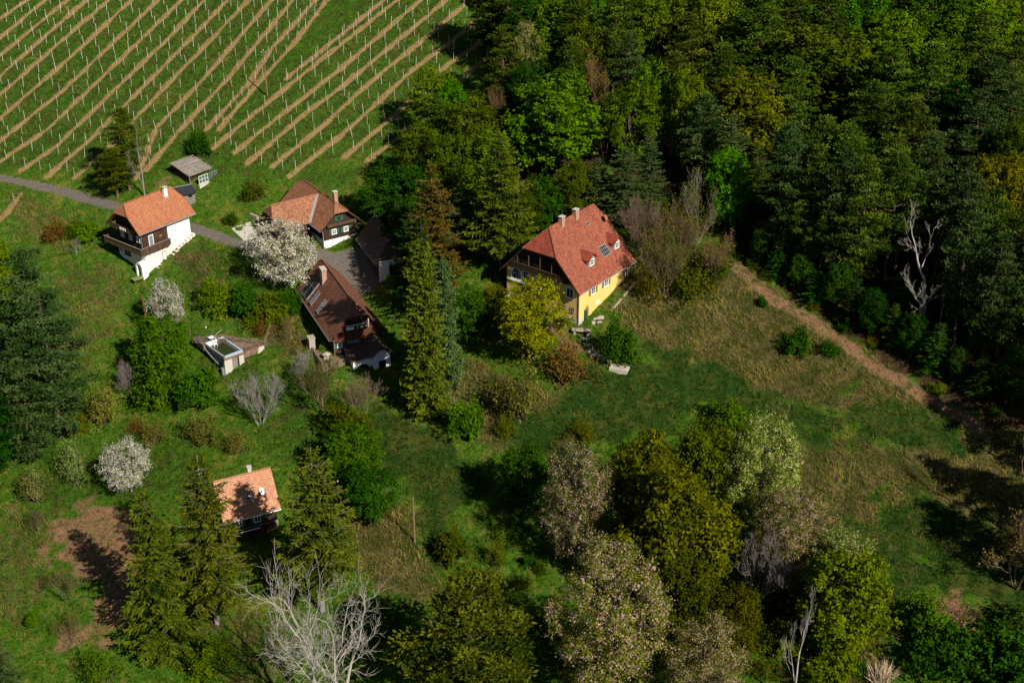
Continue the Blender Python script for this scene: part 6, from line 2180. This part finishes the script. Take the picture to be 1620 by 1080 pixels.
plank_fence('plank_fence', 'short grey plank fence beside the creamy blossoming tree', [(1262, 806), (1280, 812), (1300, 818)], 1.0, 3, 1.2, M_WOOD_POLE)
plank_fence('garden_fence', 'low broken wooden fence behind the white house roof', [(246, 296), (258, 290), (270, 284)], 0.9, 2, 1.2, M_WOOD_POLE)

# ------------------------------------------------------------------ raised pool with its deck
def pool():
    P = at(357, 592)
    t = thing('swimming_pool', 'raised white rimmed pool with dark green water on the meadow slope', 'pool', tuple(P), math.radians(41))
    # local x along the front (to the right), y uphill
    He = 3.5
    W, L = 4.0, 7.0
    m = MB()
    m.slab([(-0.02, L, He - 1.5), (-0.02, 0.0, -1.2), (-0.02, 0.0, He - 0.25), (-0.02, L, He - 0.25)][::-1], 0, (0.3, 0, 0))
    m.build('side_wall', M_TEAL, t)
    m = MB()
    m.box((-0.1, 1.45), (-0.25, 0.3), (-1.5, He - 0.62))
    m.box((2.9, 3.9), (-0.25, 0.3), (-1.5, He - 0.75))
    m.build('front_pier', M_CONC, t)
    plank_door(t, (2.05, -0.08, He - 1.75), X, Z, -Y, 1.15, 2.2, M_WOOD_GREY)
    m = MB()
    m.box((1.45, 2.9), (0.0, 0.3), (-1.5, He - 0.6))
    m.build('front_wall', M_DARK, t)
    m = MB()
    for z in (He - 0.60, He - 0.42):
        m.box((-0.12, 3.9), (-0.32, -0.02), (z, z + 0.13))
    m.build('beam', M_WOOD_POLE, t)
    m = MB()
    m.box((0.0, 0.28), (0, L), (He - 0.22, He + 0.02))
    m.build('rim_board', M_WOOD_GREY, t)
    m = MB()
    m.box((0.3, W), (0.0, 0.38), (He - 0.3, He + 0.05))
    m.box((W - 0.25, W), (0.38, L - 0.3), (He - 0.3, He + 0.05))
    m.build('rim', M_POOLB, t)
    m = MB()
    m.box((0.30, 0.34), (0.38, L - 0.3), (He - 1.3, He))
    m.box((0.3, W), (L - 0.3, L), (He - 1.3, He + 0.06))
    m.box((W - 0.29, W - 0.25), (0.38, L - 0.3), (He - 1.3, He + 0.03))
    m.box((0.34, W - 0.29), (0.38, 0.42), (He - 1.3, He))
    m.build('liner', M_POOLW, t)
    m = MB()
    m.box((0.34, W - 0.29), (0.42, L - 0.3), (He - 1.6, He - 0.78))
    m.build('water', M_WATER, t)
    m = MB()
    for x in (0.3, 1.3):
        m.tube([(-0.04, L - 0.05 - 5 * x / 1.3 * 0, He - 0.3), (-0.06, L - 0.3, He - 1.0), (-0.07, L * 0.62, He - 1.75), (-0.06, L * 0.3, He - 2.2)], 0.05, 5)
    m.build('hose', M_FRAME, t)
    # brown deck to the right of the pool, raised on the bank
    m = MB()
    m.slab([(W + 0.02, -0.2, He - 0.3), (W + 4.4, -0.2, He - 0.3), (W + 3.4, L * 0.5, He - 0.3), (W + 0.6, L + 1.6, He - 0.3), (-0.2, L + 2.4, He - 0.3), (-0.2, L + 0.05, He - 0.3), (W + 0.02, L + 0.05, He - 0.3)], 1.2)
    dk = m.build('deck', m_plain('deck_earth', (0.19, 0.120, 0.080), 0.95, 0.4, 2.0), t)
    r = MB()
    for z in (0.35, 0.75):
        r.box((W + 0.2, W + 4.5), (-0.3, -0.22), (He - 0.16 + z, He - 0.06 + z))
    for k in range(4):
        x = W + 0.3 + k * 1.36
        r.box((x - 0.05, x + 0.05), (-0.3, -0.2), (He - 0.9, He + 0.7))
    r.tube([(W + 4.4, -0.26, He + 0.6), (W + 7.6, 2.6, He + 2.2)], 0.05, 5)
    r.tube([(W + 4.4, -0.26, He + 0.1), (W + 7.6, 2.6, He + 1.6)], 0.05, 5)
    r.build('railing', M_WOOD_POLE, dk)
    m = MB()
    m.slab([(W + 2.9, -0.24, He - 2.0), (W + 4.2, -0.24, He - 0.9), (W + 4.2, -0.24, He - 0.4), (W + 2.9, -0.24, He - 0.4)], 0, (0, 0.2, 0))
    m.build('deck_wall', M_CONC, dk)

    def wpos(x, y, z):
        a = math.radians(41)
        return np.array([P[0] + x * math.cos(a) - y * math.sin(a), P[1] + x * math.sin(a) + y * math.cos(a), P[2] + z])
    # ladder with platform
    q = wpos(1.7, L - 0.1, He)
    l = thing('pool_ladder', 'white pool ladder with a small platform at the uphill pool end', 'ladder', tuple(q), math.radians(41))
    for x in (-0.3, 0.3):
        m = MB()
        m.tube([(x, -1.2, -0.7), (x, -0.7, 0.75), (x, 0.0, 0.8), (x, 1.1, -0.3)], 0.045, 5)
        m.build('rail', M_FRAME, l)
    m = MB()
    m.box((-0.55, 0.45), (-0.15, 0.75), (0.62, 0.68))
    m.build('platform', M_POOLW, l)
    for k in range(3):
        m = MB()
        m.box((-0.3, 0.3), (-1.05 + k * 0.12 - 0.06, -1.05 + k * 0.12 + 0.06), (-0.35 + k * 0.32, -0.31 + k * 0.32))
        m.build('step', M_FRAME, l)
    m = MB()
    for x in (-0.6, 0.5):
        m.tube([(x, 0.8, -0.6), (x, 0.75, 1.5), (x, -0.2, 1.5)], 0.03, 4)
    m.build('handrail', M_METAL, l)
    q = wpos(1.9, L + 1.2, He - 0.2)
    l = thing('garden_lamp', 'thin dark lamp post with a white head beside the pool', 'lamp', tuple(q), math.radians(41))
    m = MB()
    m.tube([(0, 0, -0.4), (-0.1, 0.3, 1.3), (-0.3, 0.5, 2.3)], 0.05, 6)
    m.build('post', M_BLACK, l)
    m = MB()
    m.tube([(-0.3, 0.5, 2.3), (-0.3, 0.5, 2.5)], 0.14, 8, 0.08)
    m.build('lamp_head', M_FRAME, l)
    q = wpos(W * 0.5 + 0.6, L + 0.6, He - 0.1)
    m = MB()
    m.tube([(-1.0, 0, 0.15), (1.9, 0.7, 0.95)], 0.04, 5)
    o = m.build('net_pole', M_CONC)
    o.location = q
    o.rotation_euler = (0, 0, math.radians(41))
    tag(o, 'long pale pole lying across the uphill end of the pool deck', 'pole')
    # brushwood bank along the uphill edge of the deck
    rng = np.random.default_rng(8)
    C, U = [], []
    a, b = wpos(-0.2, L + 3.0, He - 0.35), wpos(W + 5.2, 0.3, He - 0.45)
    ax = norm(b - a)
    sd = norm(np.cross(ax, Z))
    for k in range(5200):
        s = rng.random()
        rr = (0.40 + 0.12 * math.sin(s * 17) + 0.1 * math.sin(s * 41)) * math.sqrt(rng.random())
        th = rng.uniform(0, math.pi)
        c = a + (b - a) * s + sd * (rr * 1.25 * math.cos(th) + 0.25 * math.sin(s * 8)) + Z * (rr * 1.15 * math.sin(th) - 0.1)
        C.append(c)
        U.append(norm(ax * rng.choice([-1, 1]) + rng.standard_normal(3) * 0.75) * rng.uniform(0.3, 0.8))
    v, f = blade_cards(rng, np.array(C), np.array(U), np.full(len(C), 0.05))
    me = np_mesh('brushwood_heap', v, f)
    me.materials.append(M_BRUSH)
    tag(link(bpy.data.objects.new('brushwood_heap', me)), 'long heap of dry grey brushwood along the back of the pool deck', 'brushwood')
    q = wpos(-0.35, 0.2, 0.0)
    m = MB()
    m.tube([(0, 0, -0.8), (0, 0, 1.25)], 0.28, 10)
    m.tube([(0, 0, 1.25), (0, 0, 1.33)], 0.33, 10)
    o = m.build('rain_barrel', M_METAL)
    o.location = q
    tag(o, 'white lidded barrel at the front corner of the raised pool', 'barrel')
pool()

# ------------------------------------------------------------------ small things
def stone_slab():
    P = at(978, 584)
    t = thing('stone_platform', 'pale rectangular concrete platform on the green meadow', 'platform', tuple(P), math.radians(-22))
    m = MB()
    m.box((-1.4, 1.8), (-0.9, 0.9), (-0.9, 0.45))
    m.build('base', M_CONC, t)
    m = MB()
    m.box((-0.9, 1.3), (-0.5, 0.5), (0.45, 0.49))
    m.build('inlay', M_STONE, t)
stone_slab()

def steps():
    pts = [(926, 536), (930, 546), (936, 554), (944, 562), (952, 566), (961, 570)]
    rng = np.random.default_rng(2)
    for k, p in enumerate(pts):
        P = at(*p)
        m = MB()
        m.box((-0.75 - 0.2 * rng.random(), 0.75), (-0.4, 0.4), (-0.5, 0.1 + 0.12 * rng.random()))
        o = m.build('garden_step', M_CONC)
        o.location = P
        o.rotation_euler = (0, 0, rng.normal(-0.3, 0.25))
        tag(o, 'worn pale stone step of the garden path below the yellow house', 'step', 'stone steps below the yellow house')
steps()

def stone_table():
    P = at(920, 528)
    t = thing('stone_table', 'long grey stone table in front of the yellow house corner', 'table', tuple(P), math.radians(-12))
    m = MB()
    m.box((-1.7, 1.7), (-0.55, 0.55), (0.7, 0.86))
    m.build('tabletop', M_STONE, t)
    for x in (-1.2, 1.2):
        m = MB()
        m.box((x - 0.2, x + 0.2), (-0.4, 0.4), (-0.8, 0.7))
        m.build('leg', M_STONE, t)
    for k, (px, py, s) in enumerate(((944, 506, 0.6), (951, 503, 0.5), (938, 512, 0.45), (948, 511, 0.4))):
        P = at(px, py)
        rng = np.random.default_rng(k)
        m = MB()
        pts = norm(rng.standard_normal((14, 3)))
        import bmesh
        bm = bmesh.new()
        for p in pts:
            bm.verts.new(p * s * np.array([1.3, 1.0, 0.8]) * rng.uniform(0.85, 1.1))
        bmesh.ops.convex_hull(bm, input=bm.verts)
        me = bpy.data.meshes.new('boulder')
        bm.to_mesh(me)
        bm.free()
        me.materials.append(M_STONE)
        o = link(bpy.data.objects.new('boulder', me))
        o.location = P + np.array([0, 0, s * 0.3])
        tag(o, 'rough grey boulder heaped beside the arched door of the yellow house', 'boulder', 'boulders beside the yellow house door')
stone_table()

def sun_chair():
    P = at(901, 507)
    t = thing('garden_chair', 'white garden chair standing at the gable foot of the yellow house', 'chair', tuple(P), math.radians(200))
    m = MB()
    m.box((-0.3, 0.3), (-0.3, 0.3), (0.4, 0.46))
    m.build('seat', M_FRAME, t)
    m = MB()
    m.slab([(-0.3, 0.28, 0.47), (0.3, 0.28, 0.47), (0.3, 0.5, 1.1), (-0.3, 0.5, 1.1)], 0.05)
    m.build('backrest', M_FRAME, t)
    for x in (-0.26, 0.26):
        for y in (-0.26, 0.26):
            m = MB()
            m.box((x - 0.025, x + 0.025), (y - 0.025, y + 0.025), (-0.25, 0.4))
            m.build('leg', M_FRAME, t)
sun_chair()

def green_awning():
    P = at(219, 447)
    t = thing('garden_table', 'green cloth covered table below the white house corner', 'table', tuple(P), math.radians(40))
    m = MB()
    m.slab([(-1.1, -0.75, 0.95), (1.1, -0.75, 0.95), (1.1, 0.75, 1.0), (-1.1, 0.75, 1.0)], 0.06)
    m.build('tabletop', M_TARP, t)
    for x in (-0.9, 0.9):
        for y in (-0.6, 0.6):
            m = MB()
            m.tube([(x, y, -0.6), (x, y, 0.9)], 0.05, 5)
            m.build('leg', M_WOOD_POLE, t)
green_awning()

def stone_lantern():
    P0 = HOUSES['dark']
    c, s = math.cos(math.radians(P0['yaw'])), math.sin(math.radians(P0['yaw']))
    l = np.array((0.6, 0.6, -3.86)) * P0['s']
    P = P0['E'] + np.array([c * l[0] - s * l[1], s * l[0] + c * l[1], l[2]])
    t = thing('stone_fountain', 'small grey stone fountain with a flat roof slab on the dark house terrace', 'fountain', tuple(P))
    m = MB()
    m.box((-0.4, 0.4), (-0.4, 0.4), (-0.1, 0.75))
    m.build('base', M_CONC, t)
    m = MB()
    m.tube([(0, 0, 0.75), (0, 0, 0.92)], 0.55, 8, 0.85)
    m.tube([(0, 0, 0.92), (0, 0, 1.3)], 0.85, 8, 0.2)
    m.build('top', M_STONE, t)
stone_lantern()

def concrete_pad():
    pts = [at(*p) for p in ((366, 362), (402, 346), (424, 356), (400, 380), (384, 381))]
    c = np.mean(pts, 0)
    n = [p - c for p in pts]
    zt = max(p[2] for p in n) * 0.6
    m = MB()
    m.slab([(p[0], p[1], p[2] * 0.7 + 0.12) for p in n][::-1], 0, (0, 0, -0.8))
    o = m.build('concrete_pad', M_CONC)
    o.location = c
    tag(o, 'pale concrete parking pad beside the road at the brown house', 'pavement', None, 'structure')
    P = at(402, 345)
    m = MB()
    m.box((-1.2, 1.2), (-0.25, 0.25), (-0.5, 0.75))
    o = m.build('low_wall', M_STONE)
    o.location = P
    o.rotation_euler = (0, 0, math.radians(-42))
    tag(o, 'short low stone wall at the back of the concrete pad', 'wall')
concrete_pad()

def car():
    P = at(590, 338)
    t = thing('parked_car', 'pale blue hatchback parked in deep shade above the barn', 'car', tuple(P), math.radians(150))
    prof = [(-2.0, 0.35), (2.0, 0.35), (2.05, 0.85), (1.1, 1.0), (0.5, 1.5), (-1.5, 1.52), (-2.0, 1.0)]
    m = MB()
    m.slab([(x, -0.85, z) for x, z in prof], 0, (0, 1.7, 0))
    m.build('body', M_CARB, t)
    m = MB()
    m.slab([(1.06, -0.7, 1.04), (1.06, 0.7, 1.04), (0.55, 0.65, 1.46), (0.55, -0.65, 1.46)], 0, (0.03, 0, 0.03))
    m.build('windscreen', M_SKYGLASS, t)
    m = MB()
    m.slab([(-2.01, -0.7, 1.04), (-2.01, 0.7, 1.04), (-1.54, 0.65, 1.48), (-1.54, -0.65, 1.48)][::-1], 0, (-0.03, 0, 0.03))
    m.build('rear_window', M_SKYGLASS, t)
    for s in (-1, 1):
        m = MB()
        m.slab([(0.85, s * 0.86, 1.05), (0.4, s * 0.86, 1.42), (-1.4, s * 0.86, 1.44), (-1.7, s * 0.86, 1.05)], 0, (0, -s * 0.03, 0))
        m.build('side_window', M_GLASS, t)
        for x in (1.3, -1.3):
            m = MB()
            m.tube([(x, s * 0.70, 0.33), (x, s * 0.88, 0.33)], 0.33, 12)
            w_ = m.build('wheel', M_RUBBER, t)
            m = MB()
            m.tube([(x, s * 0.88, 0.33), (x, s * 0.90, 0.33)], 0.19, 10)
            m.build('rim', M_METAL, w_)
        m = MB()
        m.box((2.03, 2.08), (s * 0.6 - 0.17, s * 0.6 + 0.17), (0.66, 0.82))
        m.build('headlight', M_FRAME, t)
car()

def reed_bundle():
    P = at(1392, 1085)
    rng = np.random.default_rng(6)
    n = 420
    C = P + rng.normal(0, 0.3, (n, 3)) * [1.1, 0.9, 0.2] + np.array([0, 0, 0.05])
    U = norm(np.array([0.15, 0.35, 1.0]) + rng.standard_normal((n, 3)) * 0.42) * rng.uniform(1.2, 4.2, (n, 1))
    v, f = blade_cards(rng, C, U, np.full(n, 0.05))
    me = np_mesh('reed_clump', v - P, f)
    me.materials.append(m_plain('reed', (0.48, 0.36, 0.24), 0.8, 0.3))
    o = link(bpy.data.objects.new('reed_clump', me))
    o.location = P
    tag(o, 'dried straw coloured reed clump at the bottom edge', 'reeds')
    P = at(1512, 968)
    n = 500
    C = rng.normal(0, 1.0, (n, 3)) * [2.2, 1.6, 0.22] + np.array([0, 0, 0.25])
    U = norm(rng.standard_normal((n, 3)) * [1, 1, 0.25]) * rng.uniform(0.6, 2.2, (n, 1))
    v, f = blade_cards(rng, C, U, np.full(n, 0.05))
    me = np_mesh('brush_heap', v, f)
    me.materials.append(BK_RED)
    o = link(bpy.data.objects.new('brush_heap', me))
    o.location = P
    tag(o, 'flat heap of cut reddish branches in the lower right meadow', 'brushwood')
reed_bundle()
